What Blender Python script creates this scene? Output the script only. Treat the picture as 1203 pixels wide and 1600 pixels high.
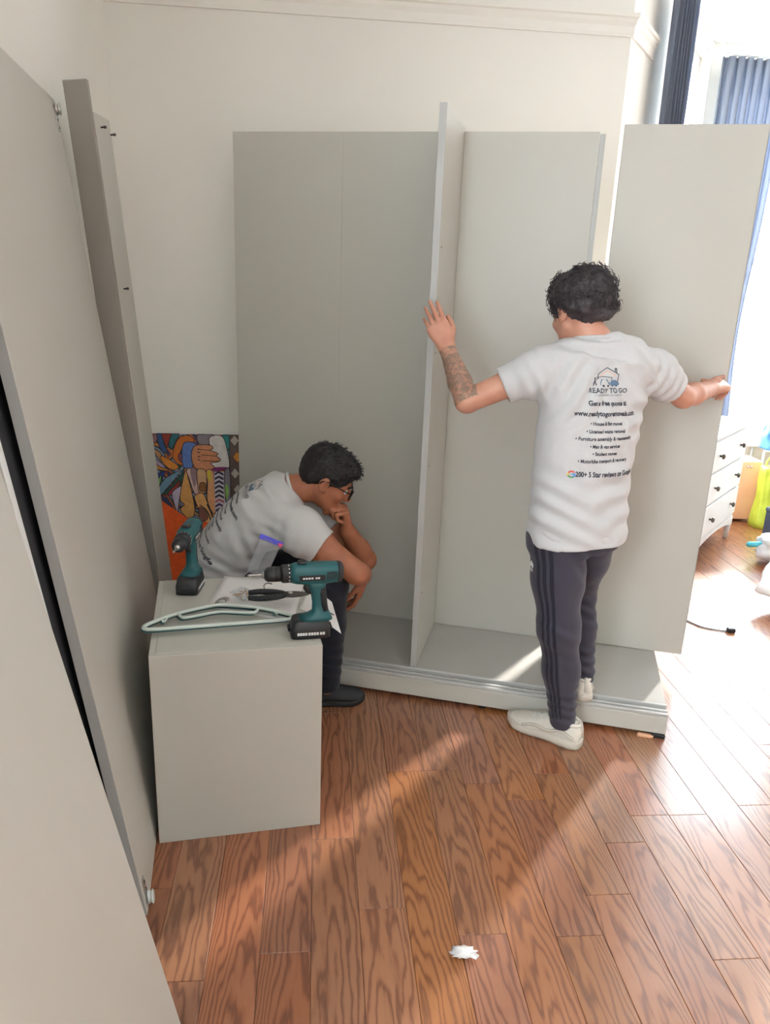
import bpy, bmesh, math, random
import numpy as np
from mathutils import Vector, Matrix, noise as mnoise
from mathutils.bvhtree import BVHTree

random.seed(7); np.random.seed(7)
scene = bpy.context.scene
for o in list(bpy.data.objects):
    bpy.data.objects.remove(o, do_unlink=True)
COL = scene.collection

# ------------------------------------------------------------------ camera
cam_data = bpy.data.cameras.new('camera'); cam_data.sensor_fit = 'HORIZONTAL'
cam_data.sensor_width = 36.0; cam_data.lens = 36.0
cam_data.clip_start = 0.02; cam_data.clip_end = 200
cam = bpy.data.objects.new('camera', cam_data); COL.objects.link(cam)
CAM_H = 1.66
def _camera_matrix():
    f, cx, cy = 1203.0, 601.5, 800.0
    d = Vector((450.0 - cx, 4650.0 - cy, f)).normalized()        # straight down, in camera axes (right, down, forward)
    up = -d
    fw = Vector((0, 0, 1)); Y = (fw - up * fw.dot(up)).normalized(); X = Y.cross(up)
    R = Matrix((X, Y, up))
    cx_, cy_, cz_ = R @ Vector((1, 0, 0)), R @ Vector((0, -1, 0)), R @ Vector((0, 0, -1))
    m = Matrix((cx_, cy_, cz_)).transposed().to_4x4(); m.translation = (0, 0, CAM_H)
    return m
cam.matrix_world = _camera_matrix()
scene.camera = cam

# ------------------------------------------------------------------ world, sun, exposure
world = bpy.data.worlds.new('daylight'); scene.world = world; world.use_nodes = True
bg = world.node_tree.nodes['Background']
bg.inputs['Color'].default_value = (0.83, 0.92, 1.0, 1); bg.inputs['Strength'].default_value = 22.0
sun_data = bpy.data.lights.new('sun', 'SUN'); sun_data.energy = 20.0; sun_data.angle = math.radians(5.0); sun_data.color = (1.0, 0.95, 0.88)
sun = bpy.data.objects.new('sun', sun_data); COL.objects.link(sun)
SUN_AZ = Vector((0.60, 0.80, 0.0)); SUN_EL = math.radians(24)
sun_dir = -(SUN_AZ * math.cos(SUN_EL) + Vector((0, 0, math.sin(SUN_EL))))
sun.rotation_euler = sun_dir.to_track_quat('-Z', 'Y').to_euler(); sun.location = (4, 7, 4)
vs = scene.view_settings
vs.view_transform = 'Standard'; vs.look = 'None'; vs.exposure = -0.15; vs.gamma = 1.0; vs.use_curve_mapping = False

# ------------------------------------------------------------------ material helpers
def srgb(r, g, b):
    f = lambda c: (c / 255 / 12.92) if c / 255 <= 0.04045 else ((c / 255 + 0.055) / 1.055) ** 2.4
    return (f(r), f(g), f(b), 1.0)
class NT:
    def __init__(s, name):
        s.mat = bpy.data.materials.new(name); s.mat.use_nodes = True
        s.t = s.mat.node_tree; s.bsdf = s.t.nodes['Principled BSDF']; s.out = s.t.nodes['Material Output']
    def n(s, typ, props=None, **ins):
        nd = s.t.nodes.new(typ)
        for k, v in (props or {}).items(): setattr(nd, k, v)
        for k, v in ins.items():
            key = int(k[1:]) if k[0] == '_' and k[1:].isdigit() else k.replace('_', ' ')
            s.set(nd.inputs[key], v)
        return nd
    def set(s, sock, v):
        if isinstance(v, bpy.types.NodeSocket): s.t.links.new(v, sock)
        elif isinstance(v, bpy.types.Node): s.t.links.new(v.outputs[0], sock)
        else: sock.default_value = v
    def math(s, op, a, b=0.0, c=0.0):
        return s.n('ShaderNodeMath', {'operation': op}, _0=a, _1=b, _2=c).outputs[0]
    def mix(s, fac, a, b, mode='MIX'):
        nd = s.n('ShaderNodeMix', {'data_type': 'RGBA', 'blend_type': mode})
        s.set(nd.inputs[0], fac); s.set(nd.inputs[6], a); s.set(nd.inputs[7], b); return nd.outputs[2]
    def ramp(s, fac, stops):
        nd = s.n('ShaderNodeValToRGB'); s.set(nd.inputs[0], fac); cr = nd.color_ramp
        while len(cr.elements) < len(stops): cr.elements.new(0.5)
        for e, (p, c) in zip(cr.elements, stops): e.position = p; e.color = c if len(c) == 4 else (*c, 1)
        return nd.outputs[0]
    def bump(s, height, strength=0.2, dist=0.01):
        b = s.n('ShaderNodeBump', Strength=strength, Distance=dist, Height=height); s.t.links.new(b.outputs[0], s.bsdf.inputs['Normal'])
def mat(name, col, rough=0.5, metal=0.0, var=0.06, vscale=6.0, bump=0.0, bscale=200.0, spec=0.5, **extra):
    """plain procedural material: base colour with a slight noise variation and optional fine relief"""
    m = NT(name)
    tc = m.n('ShaderNodeTexCoord')
    nz = m.n('ShaderNodeTexNoise', Vector=tc.outputs['Object'], Scale=vscale, Detail=3.0)
    k = m.n('ShaderNodeMapRange', Value=nz.outputs[0], _1=0.3, _2=0.7, _3=1 - var, _4=1 + var)
    c = m.n('ShaderNodeVectorMath', {'operation': 'SCALE'}, _0=col[:3]); m.set(c.inputs['Scale'], k.outputs[0])
    m.set(m.bsdf.inputs['Base Color'], c.outputs[0])
    m.bsdf.inputs['Roughness'].default_value = rough; m.bsdf.inputs['Metallic'].default_value = metal
    m.bsdf.inputs['Specular IOR Level'].default_value = spec
    for kk, v in extra.items(): m.bsdf.inputs[kk.replace('_', ' ')].default_value = v
    if bump:
        b = m.n('ShaderNodeTexNoise', Vector=tc.outputs['Object'], Scale=bscale, Detail=2.0)
        m.bump(b.outputs[0], bump, 0.002)
    return m.mat

M = {}
M['wall'] = mat('wall_paint', srgb(240, 238, 230), 0.85, var=0.02, vscale=1.5, bump=0.15, bscale=90)
M['ceiling'] = mat('ceiling_paint', srgb(246, 245, 241), 0.9, var=0.015, bump=0.1, bscale=60)
M['trim'] = mat('gloss_trim_paint', srgb(238, 236, 228), 0.4, var=0.02)
M['grey'] = mat('grey_laminate', srgb(197, 195, 186), 0.42, var=0.015, vscale=2.0, bump=0.05, bscale=500)
M['grey_edge'] = mat('grey_edge_band', srgb(184, 185, 182), 0.4, var=0.015)
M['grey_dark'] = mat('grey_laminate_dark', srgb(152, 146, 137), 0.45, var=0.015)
M['grey_base'] = mat('grey_base_laminate', srgb(176, 174, 168), 0.4, var=0.015)
M['light_edge'] = mat('pale_edge_profile', srgb(222, 224, 222), 0.3, var=0.01)
M['track'] = mat('aluminium_track', srgb(200, 200, 198), 0.3, metal=0.25, var=0.02)
M['black_gap_sheet'] = mat('black_gap_sheet', srgb(22, 25, 32), 0.6, var=0.1)
M['white_plastic'] = mat('white_plastic', srgb(225, 230, 226), 0.3, var=0.01)
M['mint_plastic'] = mat('mint_plastic', srgb(212, 222, 214), 0.3, var=0.02)
M['teal_plastic'] = mat('dark_teal_plastic', srgb(30, 92, 98), 0.4, var=0.05, vscale=30)
M['black_plastic'] = mat('black_plastic', srgb(34, 36, 40), 0.42, var=0.08, vscale=40)
M['rubber'] = mat('black_rubber', srgb(28, 32, 36), 0.7, var=0.08, bump=0.3, bscale=400)
M['steel'] = mat('steel', srgb(190, 190, 188), 0.28, metal=1.0, var=0.05, vscale=50)
M['dark_steel'] = mat('dark_steel', srgb(96, 92, 88), 0.35, metal=0.9, var=0.08, vscale=60)
M['paper'] = mat('paper', srgb(236, 234, 232), 0.8, var=0.02, vscale=8)
M['ink'] = mat('dark_ink', srgb(40, 42, 50), 0.8, var=0.05)
M['print_white'] = mat('white_print', srgb(230, 232, 232), 0.6, var=0.02)
M['white_furn'] = mat('white_furniture_paint', srgb(240, 241, 240), 0.4, var=0.01)
M['peach_wood'] = mat('peach_wood_veneer', srgb(232, 178, 140), 0.5, var=0.05, vscale=4)
M['cable'] = mat('black_cable', srgb(30, 30, 34), 0.5, var=0.05)
M['chrome'] = mat('knob_metal', srgb(96, 92, 86), 0.3, metal=0.9, var=0.05)

# ------------------------------------------------------------------ object helpers
def link(o, parent=None):
    COL.objects.link(o)
    if parent is not None: o.parent = parent
    return o
def tag(o, label=None, cat=None, group=None, kind=None):
    if label: o['label'] = label
    if cat: o['category'] = cat
    if group: o['group'] = group
    if kind: o['kind'] = kind
    return o
def empty(name, loc=(0, 0, 0), rz=0.0, rot=None):
    o = bpy.data.objects.new(name, None); o.empty_display_size = 0.1
    o.location = loc; o.rotation_euler = rot if rot is not None else (0, 0, rz)
    return link(o)
def mobj(name, verts, faces, m, parent=None, smooth=False, loc=None):
    me = bpy.data.meshes.new(name); me.from_pydata([tuple(v) for v in verts], [], [tuple(f) for f in faces])
    ms = m if isinstance(m, (list, tuple)) else [m]
    for x in ms: me.materials.append(x)
    if smooth: me.polygons.foreach_set('use_smooth', [True] * len(me.polygons))
    me.update()
    o = bpy.data.objects.new(name, me)
    if loc is not None: o.location = loc
    return link(o, parent)
def bobj(name, bm, m, parent=None, smooth=False, loc=None, rz=None):
    me = bpy.data.meshes.new(name); bm.to_mesh(me); bm.free()
    ms = m if isinstance(m, (list, tuple)) else [m]
    for x in ms: me.materials.append(x)
    if smooth: me.polygons.foreach_set('use_smooth', [True] * len(me.polygons))
    o = bpy.data.objects.new(name, me)
    if loc is not None: o.location = loc
    if rz is not None: o.rotation_euler = (0, 0, rz)
    return link(o, parent)
def bm_box(lo, hi, bevel=0.0, bm=None, seg=1):
    b = bmesh.new()
    vs_ = [b.verts.new((x, y, z)) for x in (lo[0], hi[0]) for y in (lo[1], hi[1]) for z in (lo[2], hi[2])]
    for f in ((0, 1, 3, 2), (4, 6, 7, 5), (0, 4, 5, 1), (2, 3, 7, 6), (0, 2, 6, 4), (1, 5, 7, 3)): b.faces.new([vs_[i] for i in f])
    if bevel > 0: bmesh.ops.bevel(b, geom=list(b.edges), offset=bevel, segments=seg, affect='EDGES', profile=0.6)
    bmesh.ops.recalc_face_normals(b, faces=b.faces)
    if bm is None: return b
    me = bpy.data.meshes.new('tmp'); b.to_mesh(me); b.free(); bm.from_mesh(me); bpy.data.meshes.remove(me); return bm
def box(name, lo, hi, m, parent=None, bevel=0.0015, loc=None, rz=None, seg=1):
    return bobj(name, bm_box(lo, hi, bevel, seg=seg), m, parent, loc=loc, rz=rz)
def loft_mesh(rings, cap=True, closed=False):
    """rings: list of equal-length point lists"""
    n = len(rings[0]); V = [p for r in rings for p in r]; F = []
    m_ = len(rings)
    for i in range(m_ if closed else m_ - 1):
        a, b = i * n, ((i + 1) % m_) * n
        for j in range(n):
            k = (j + 1) % n; F.append((a + j, a + k, b + k, b + j))
    if cap and not closed:
        F.append(tuple(range(n - 1, -1, -1))); F.append(tuple(range((m_ - 1) * n, m_ * n)))
    return V, F
def ring(c, u, v, a, b, n=16, e=2.0, ph=0.0):
    c = Vector(c); u = Vector(u); v = Vector(v); out = []
    for i in range(n):
        t = 2 * math.pi * i / n + ph; ct, st = math.cos(t), math.sin(t)
        x = math.copysign(abs(ct) ** (2 / e), ct) * a; y = math.copysign(abs(st) ** (2 / e), st) * b
        out.append(c + u * x + v * y)
    return out
def fixn(o):
    bm = bmesh.new(); bm.from_mesh(o.data); bmesh.ops.recalc_face_normals(bm, faces=bm.faces); bm.to_mesh(o.data); bm.free(); return o
def loft(name, secs, m, parent=None, n=16, smooth=True, u=(1, 0, 0), v=(0, 1, 0), e=2.0):
    """secs: (centre, a, b[, e]) with fixed axes u, v"""
    rs = [ring(s[0], u, v, s[1], s[2], n, s[3] if len(s) > 3 else e) for s in secs]
    V, F = loft_mesh(rs); o = fixn(mobj(name, V, F, m, parent, smooth)); 
    return o
def tube_mesh(pts, rad, n=8, closed=False):
    P = [Vector(p) for p in pts]; N_ = len(P); rs = []
    prev = None
    for i in range(N_):
        a = P[i - 1] if (i > 0 or closed) else P[0]; b = P[(i + 1) % N_] if (i < N_ - 1 or closed) else P[-1]
        t = (b - a).normalized()
        if prev is None:
            ref = Vector((0, 0, 1)) if abs(t.z) < 0.9 else Vector((1, 0, 0)); u = t.cross(ref).normalized()
        else:
            u = (prev - t * prev.dot(t)).normalized()
        prev = u; w = t.cross(u)
        r = rad[i] if isinstance(rad, (list, tuple)) else rad
        rs.append(ring(P[i], u, w, r, r, n))
    return loft_mesh(rs, True, closed)
def tube(name, pts, rad, m, parent=None, n=8, closed=False, smooth=True):
    V, F = tube_mesh(pts, rad, n, closed); return fixn(mobj(name, V, F, m, parent, smooth))
def join_vf(lst):
    V, F = [], []
    for v, f in lst:
        o = len(V); V += list(v); F += [tuple(i + o for i in q) for q in f]
    return V, F
def catmull(pts, k=8):
    P = [Vector(p) for p in pts]; out = []
    for i in range(len(P) - 1):
        p0, p1, p2, p3 = P[max(i - 1, 0)], P[i], P[i + 1], P[min(i + 2, len(P) - 1)]
        for j in range(k):
            t = j / k
            out.append(0.5 * ((2 * p1) + (p2 - p0) * t + (2 * p0 - 5 * p1 + 4 * p2 - p3) * t * t + (3 * p1 - p0 - 3 * p2 + p3) * t ** 3))
    out.append(P[-1]); return out
def lathe(name, prof, m, parent=None, axis=(0, 0, 1), org=(0, 0, 0), n=20, smooth=True):
    """prof: (radius, height) pairs along axis"""
    ax = Vector(axis).normalized(); ref = Vector((0, 0, 1)) if abs(ax.z) < 0.9 else Vector((1, 0, 0))
    u = ax.cross(ref).normalized(); w = ax.cross(u); o0 = Vector(org)
    rs = [ring(o0 + ax * h, u, w, max(r, 1e-4), max(r, 1e-4), n) for r, h in prof]
    V, F = loft_mesh(rs); return fixn(mobj(name, V, F, m, parent, smooth))
def auto_smooth(o, ang=40):
    me = o.data; bm = bmesh.new(); bm.from_mesh(me)
    for e in bm.edges:
        if len(e.link_faces) == 2 and e.calc_face_angle(0) > math.radians(ang): e.smooth = False
    for f in bm.faces: f.smooth = True
    bm.to_mesh(me); bm.free(); return o

# ------------------------------------------------------------------ the room shell
PHI = math.radians(5.5)
EX = Vector((math.cos(PHI), math.sin(PHI), 0)); EY = Vector((-math.sin(PHI), math.cos(PHI), 0))
P0 = Vector((-1.27, 3.72, 0)); P1 = P0 + EX * 2.30
P2 = P1 + Vector((0.5, 0.866, 0)) * 1.95
P3 = P2 + EX * 1.60
P4 = P3 + Vector((0.656, -0.755, 0)) * 1.95
P5 = P4 + EX * 0.30
P6 = P5 - EY * 6.0
P7 = P0 - EY * 5.35
CEIL = 3.22

def wall(name, a, b, holes=(), z1=CEIL, th=0.14, m=None, ext=(0.0, 0.0)):
    """wall from a to b; inside lies to the right of a->b; holes: (s0, s1, z0, z1)"""
    d = (b - a); L = d.length; d.normalize(); a = a - d * ext[0]; L += ext[0] + ext[1]
    bm = bmesh.new(); ss = [0.0]; 
    for h in sorted(holes): ss += [h[0] + ext[0], h[1] + ext[0]]
    ss.append(L)
    for i in range(len(ss) - 1):
        s0, s1 = ss[i], ss[i + 1]
        if i % 2 == 0: bm_box((s0, 0, 0), (s1, th, z1), 0, bm)
        else:
            h = sorted(holes)[i // 2]
            if h[2] > 0: bm_box((s0, 0, 0), (s1, th, h[2]), 0, bm)
            if h[3] < z1: bm_box((s0, 0, h[3]), (s1, th, z1), 0, bm)
    o = bobj(name, bm, m or M['wall'], None, loc=a, rz=math.atan2(d.y, d.x)); o['kind'] = 'structure'
    return o
wall_back = wall('wall_back', P0, P1, ext=(0.14, 0.0))
wall_left = wall('wall_left', P7, P0, [(0.10, 1.55, 0.9, 2.95)])  # opening is added, out of view, to let in fill light
WIN = dict(left=(0.75, 1.72, 1.00, 3.0), centre=(0.14, 1.46, 0.55, 3.0), right=(0.60, 1.15, 1.2, 2.7), side=(0.10, 1.55, 0.9, 2.95))  # side: added opening behind the camera, there only for fill light
wall_bay_left = wall('wall_bay_left', P1, P2, [WIN['left']])
wall_bay_centre = wall('wall_bay_centre', P2, P3, [WIN['centre']])
wall_bay_right = wall('wall_bay_right', P3, P4, [WIN['right']])  # unseen window, put in and sized for the light from the right
wall_right_pier = wall('wall_right_pier', P4, P5)
wall_right = wall('wall_right', P5, P6)
wall_rear = wall('wall_rear', P6, P7)

def poly_slab(name, pts, z0, z1, m):
    n = len(pts); V = [(p.x, p.y, z0) for p in pts] + [(p.x, p.y, z1) for p in pts]
    F = [tuple(range(n)), tuple(range(2 * n - 1, n - 1, -1))] + [(i, (i + 1) % n, n + (i + 1) % n, n + i) for i in range(n)]
    o = fixn(mobj(name, V, F, m)); o['kind'] = 'structure'; return o
OUT = [P0, P1, P2, P3, P4, P5, P6, P7]
ceiling = poly_slab('ceiling', OUT, CEIL, CEIL + 0.1, M['ceiling'])

# windows: frame, sashes, panes
gl = NT('window_glass')
tr = gl.n('ShaderNodeBsdfTransparent'); gs = gl.n('ShaderNodeBsdfGlossy', Roughness=0.02)
mx = gl.n('ShaderNodeMixShader', _0=0.05); gl.t.links.new(tr.outputs[0], mx.inputs[1]); gl.t.links.new(gs.outputs[0], mx.inputs[2]); gl.t.links.new(mx.outputs[0], gl.out.inputs['Surface'])
M['glass'] = gl.mat
def window(idx, a, b, hole):
    d = (b - a).normalized(); rz = math.atan2(d.y, d.x); s0, s1, z0, z1 = hole
    root = empty('window_%d' % idx, a + d * s0, rz); root['kind'] = 'structure'
    w = s1 - s0; fr = 0.06; zm = z0 + (z1 - z0) * 0.52
    for nm, lo, hi in (('window_frame', (0, 0.03, z0), (fr, 0.11, z1)), ('window_frame', (w - fr, 0.03, z0), (w, 0.11, z1)),
                       ('window_frame', (fr, 0.03, z1 - fr), (w - fr, 0.11, z1)), ('window_frame', (fr, 0.03, z0), (w - fr, 0.11, z0 + fr)),
                       ('sash_rail', (fr, 0.05, zm - 0.025), (w - fr, 0.10, zm + 0.025))):
        box(nm, lo, hi, M['trim'], root, 0.004)
    for lo, hi in (((fr, 0.072, z0 + fr), (w - fr, 0.076, zm - 0.025)), ((fr, 0.072, zm + 0.025), (w - fr, 0.076, z1 - fr))):
        box('pane', lo, hi, M['glass'], root, 0)
    box('window_sill', (-0.04, -0.05, z0 - 0.035), (w + 0.04, 0.03, z0 - 0.001), M['trim'], root, 0.006)
    # daylight portal just outside the opening (guides sampling of the sky, gives no light itself)
    ld = bpy.data.lights.new('window_portal', 'AREA'); ld.shape = 'RECTANGLE'; ld.size = w; ld.size_y = z1 - z0
    ld.cycles.is_portal = True
    lo_ = bpy.data.objects.new('window_portal', ld); COL.objects.link(lo_)
    nrm = Vector((d.y, -d.x, 0))   # into the room
    lo_.location = a + d * (s0 + w / 2) - nrm * 0.145 + Vector((0, 0, (z0 + z1) / 2))
    lo_.rotation_euler = nrm.to_track_quat('-Z', 'Z').to_euler()
    return root
window(1, P1, P2, WIN['left']); window(2, P2, P3, WIN['centre']); window(3, P3, P4, WIN['right']); window(4, P7, P0, WIN['side'])  # last one is an added, unseen window that brightens the wardrobe panels

# picture rail and baseboards, swept along the walls
def sweep_trim(name, path, prof, m):
    """prof: (outset into room, z) pairs; path runs with the room on its right-hand side"""
    n = len(path); rings_ = []
    for i in range(n):
        d0 = (path[i] - path[i - 1]).normalized() if i > 0 else None
        d1 = (path[i + 1] - path[i]).normalized() if i < n - 1 else None
        n0 = Vector((d0.y, -d0.x, 0)) if d0 else None; n1 = Vector((d1.y, -d1.x, 0)) if d1 else None
        if n0 and n1:
            mn = (n0 + n1).normalized(); mn = mn / max(mn.dot(n0), 0.2)
        else: mn = n0 or n1
        rings_.append([path[i] + mn * p[0] + Vector((0, 0, p[1])) for p in prof])
    V, F = loft_mesh(rings_); o = fixn(mobj(name, V, F, m)); o['kind'] = 'structure'; return o
RAIL = [(r_, z_ + 0.085) for r_, z_ in ((0, 2.615), (0.010, 2.615), (0.013, 2.63), (0.013, 2.655), (0.022, 2.67), (0.025, 2.685), (0.034, 2.69), (0.034, 2.705), (0, 2.71))]
sweep_trim('trim_1', [P0, P1, P1 + (P2 - P1).normalized() * 0.40], RAIL, M['wall'])
BASEB = [(0, 0.0), (0.018, 0.0), (0.018, 0.12), (0.010, 0.14), (0.008, 0.155), (0, 0.16)]
sweep_trim('baseboard_back', [P0, P1, P1 + (P2 - P1).normalized() * 1.95], BASEB, M['trim'])
sweep_trim('baseboard_left', [P7, P0], BASEB, M['trim'])
sweep_trim('baseboard_bay', [P2, P3, P4, P5, P6], BASEB, M['trim'])
sweep_trim('trim_2', [P0, P1, P2, P3, P4, P5, P6, P7, P0], [(0, 3.14), (0.02, 3.14), (0.05, 3.16), (0.09, 3.2), (0.1, 3.22), (0, 3.22)], M['ceiling'])

# oak floor: planks
w = NT('oak_plank')
tc = w.n('ShaderNodeTexCoord'); oi = w.n('ShaderNodeObjectInfo'); sx = w.n('ShaderNodeSeparateXYZ', _0=tc.outputs['Object'])
rnd = oi.outputs['Random']
r2 = w.math('FRACT', w.math('MULTIPLY', rnd, 17.31)); r3 = w.math('FRACT', w.math('MULTIPLY', rnd, 43.7))
xx = w.math('DIVIDE', w.math('ADD', sx.outputs[0], w.math('MULTIPLY', w.math('SUBTRACT', r2, 0.5), 0.11)), 0.06)
yy = w.math('ADD', sx.outputs[1], w.math('MULTIPLY', rnd, 31.0))
v1 = w.n('ShaderNodeCombineXYZ', _0=w.math('MULTIPLY', xx, 0.55), _1=w.math('MULTIPLY', yy, 1.5), _2=w.math('MULTIPLY', rnd, 57.0))
nz1 = w.n('ShaderNodeTexNoise', Vector=v1.outputs[0], Scale=1.6, Detail=2.5, Roughness=0.5)
v2 = w.n('ShaderNodeCombineXYZ', _0=w.math('MULTIPLY', xx, 2.2), _1=w.math('MULTIPLY', yy, 6.0), _2=w.math('MULTIPLY', rnd, 23.0))
nz2 = w.n('ShaderNodeTexNoise', Vector=v2.outputs[0], Scale=2.0, Detail=3.0)
slope = w.math('MULTIPLY_ADD', r3, 2.6, 0.3)
val = w.math('ADD', w.math('MULTIPLY', w.math('MULTIPLY', xx, xx), 0.75), w.math('MULTIPLY', yy, slope))
val = w.math('ADD', val, w.math('ADD', w.math('MULTIPLY', nz1.outputs[0], 2.4), w.math('MULTIPLY', nz2.outputs[0], 0.30)))
grain = w.math('MULTIPLY_ADD', w.math('SINE', w.math('MULTIPLY', val, 15.0)), 0.5, 0.5)
v3 = w.n('ShaderNodeCombineXYZ', _0=w.math('MULTIPLY', xx, 30.0), _1=w.math('MULTIPLY', yy, 14.0), _2=rnd)
pores = w.n('ShaderNodeTexNoise', Vector=v3.outputs[0], Scale=1.5, Detail=2.0)
gmix = w.math('ADD', w.math('MULTIPLY', w.math('POWER', grain, 2.2), 0.62), w.math('MULTIPLY', pores.outputs[0], 0.42))
base = w.ramp(gmix, [(0.12, srgb(164, 108, 73)), (0.45, srgb(150, 95, 62)), (0.9, srgb(114, 68, 44))])
tone = w.n('ShaderNodeHueSaturation', Hue=w.math('MULTIPLY_ADD', r2, 0.012, 0.494), Saturation=w.math('MULTIPLY_ADD', r3, 0.14, 0.92), Value=w.math('MULTIPLY_ADD', rnd, 0.24, 0.86), Color=base)
w.set(w.bsdf.inputs['Base Color'], tone.outputs[0])
w.set(w.bsdf.inputs['Roughness'], w.math('MULTIPLY_ADD', gmix, 0.12, 0.34))
w.bsdf.inputs['Specular IOR Level'].default_value = 0.5
w.bsdf.inputs['Coat Weight'].default_value = 0.8; w.bsdf.inputs['Coat Roughness'].default_value = 0.17
w.bump(w.math('MULTIPLY', gmix, -1.0), 0.12, 0.002)
M['oak'] = w.mat
M['subfloor'] = mat('dark_joint', srgb(46, 26, 16), 0.8, var=0.1)

floor = poly_slab('floor', OUT, -0.06, -0.012, M['subfloor'])
PW = 0.129
KNOWN = {7: 1.897, 6: 1.694, 9: 2.015, 8: 1.467, 3: 1.575, 2: 2.274, 4: 2.198, 0: 1.95}   # row -> one joint along the row
def inside(p):
    n = len(OUT); c = False
    for i in range(n):
        a, b = OUT[i], OUT[(i + 1) % n]
        if (a.y > p.y) != (b.y > p.y) and p.x < (b.x - a.x) * (p.y - a.y) / (b.y - a.y) + a.x: c = not c
    return c
def in_view(p):
    q = cam.matrix_world.inverted() @ p
    if q.z > -0.15: return False
    u, v = 601.5 + 1203 * q.x / -q.z, 800 - 1203 * q.y / -q.z
    return -60 < u < 1263 and -60 < v < 1700
plank_cache = {}
def plank_mesh(L):
    k = round(L, 2)
    if k not in plank_cache:
        bm = bm_box((-PW / 2 + 0.0004, -k / 2 + 0.0004, -0.012), (PW / 2 - 0.0004, k / 2 - 0.0004, 0.0), 0.0011)
        me = bpy.data.meshes.new('plank'); bm.to_mesh(me); bm.free(); me.materials.append(M['oak']); plank_cache[k] = me
    return plank_cache[k]
rng = random.Random(11)
rest_bm = bmesh.new()
n_planks = 0
for row in range(-12, 52):
    s = 0.003 + PW * (row + 0.5)
    joints = [KNOWN.get(row, 1.0 + rng.random() * 1.2)]
    while joints[-1] < 6.2: joints.append(joints[-1] + round(rng.choice((0.55, 0.7, 0.85, 1.0, 1.2)), 2))
    while joints[0] > -2.2: joints.insert(0, joints[0] - round(rng.choice((0.55, 0.7, 0.85, 1.0, 1.2)), 2))
    for q0, q1 in zip(joints[:-1], joints[1:]):
        L = q1 - q0; c = EX * s + EY * ((q0 + q1) / 2)
        tests = [EX * s + EY * (q0 + L * t) for t in (0.02, 0.25, 0.5, 0.75, 0.98)]
        if not any(inside(p) for p in tests): continue
        if any(in_view(p) for p in tests) and n_planks < 295:
            o = bpy.data.objects.new('plank', plank_mesh(L)); o.location = c; o.rotation_euler = (0, 0, PHI); link(o, floor); n_planks += 1
        else:
            t = bmesh.new(); me = plank_mesh(L); t.from_mesh(me); t.transform(Matrix.Translation(c) @ Matrix.Rotation(PHI, 4, 'Z'))
            tm = bpy.data.meshes.new('tmp'); t.to_mesh(tm); t.free(); rest_bm.from_mesh(tm); bpy.data.meshes.remove(tm)
rest = bobj('plank_remainder', rest_bm, M['oak'], floor); rest['kind'] = 'stuff'
# ------------------------------------------------------------------ half-built wardrobe
WA = math.radians(-12.6)
WR = empty('wardrobe', (1.10, 2.56, 0), WA)
tag(WR, 'half-built grey wardrobe with low base, tall back panels and one upright divider', 'wardrobe')
box('base_panel', (-2.06, 0.078, 0.080), (0, 0.555, 0.100), M['grey_base'], WR)
box('plinth', (-2.06, 0.0, 0.016), (0, 0.018, 0.088), M['grey'], WR, 0.002)
box('plinth', (-2.06, 0.53, 0.016), (0, 0.548, 0.079), M['grey'], WR, 0.002)
box('side_rail', (-0.018, 0.019, 0.016), (0, 0.529, 0.079), M['grey'], WR, 0.002)
box('side_rail', (-2.06, 0.019, 0.016), (-2.042, 0.529, 0.079), M['grey'], WR, 0.002)
box('track_board', (-2.06, 0.019, 0.070), (0, 0.077, 0.088), M['grey'], WR, 0.001)
for y0 in (0.004, 0.030, 0.058):
    box('door_track', (-2.06, y0, 0.0885), (0.0, y0 + 0.012, 0.100 if y0 < 0.05 else 0.108), M['track'], WR, 0.002)
for x in (-0.05, -0.7, -1.4, -2.0):
    for y in (0.03, 0.48):
        lathe('foot', [(0.018, 0), (0.02, 0.004), (0.02, 0.012), (0.012, 0.016)], M['black_plastic'], WR, org=(x, y, 0), n=14)
for x0, x1 in ((-1.952, -1.4747), (-1.4743, -1.0125), (-0.9865, -0.479)):
    box('back_panel', (x0, 0.523, 0.101), (x1, 0.535, 2.188), M['grey'], WR, 0.0006)
box('edge_strip', (-0.477, 0.517, 0.101), (-0.457, 0.541, 2.180), M['grey_edge'], WR, 0.002)
dv = box('divider_panel', (-1.012, 0.080, 0.101), (-0.987, 0.552, 2.205), M['grey'], WR, 0.002)
box('front_edge', (-1.0122, 0.077, 0.101), (-0.9868, 0.0799, 2.205), M['grey_edge'], dv, 0.0008)
for z in (0.42, 0.95, 1.38, 1.75):
    lathe('screw_hole', [(0.004, 0), (0.004, 0.0008), (0.0005, 0.001)], M['dark_steel'], dv, axis=(1, 0, 0), org=(-0.987, 0.12, z), n=8)
t = loft('levelling_wedge', [((-0.075, -0.006, 0.0), 0.03, 0.012, 6), ((-0.07, -0.004, 0.010), 0.028, 0.011, 6)], M['peach_wood'], WR, n=16)
box('end_foot', (-0.05, -0.010, 0.0), (0.0, 0.02, 0.0155), M['black_plastic'], WR, 0.003)

# the panel held upright at the right-hand end
PN = empty('upright_board', (1.10, 2.56, 0), WA)
tag(PN, 'tall grey board held upright at the window end of the wardrobe base', 'board')
box('board', (-0.392, 0.5365, 0.102), (0.110, 0.5545, 2.215), M['grey'], PN, 0.0018)
box('edge_band', (0.1103, 0.5367, 0.102), (0.1112, 0.5543, 2.215), M['grey_edge'], PN, 0.0003)

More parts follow.
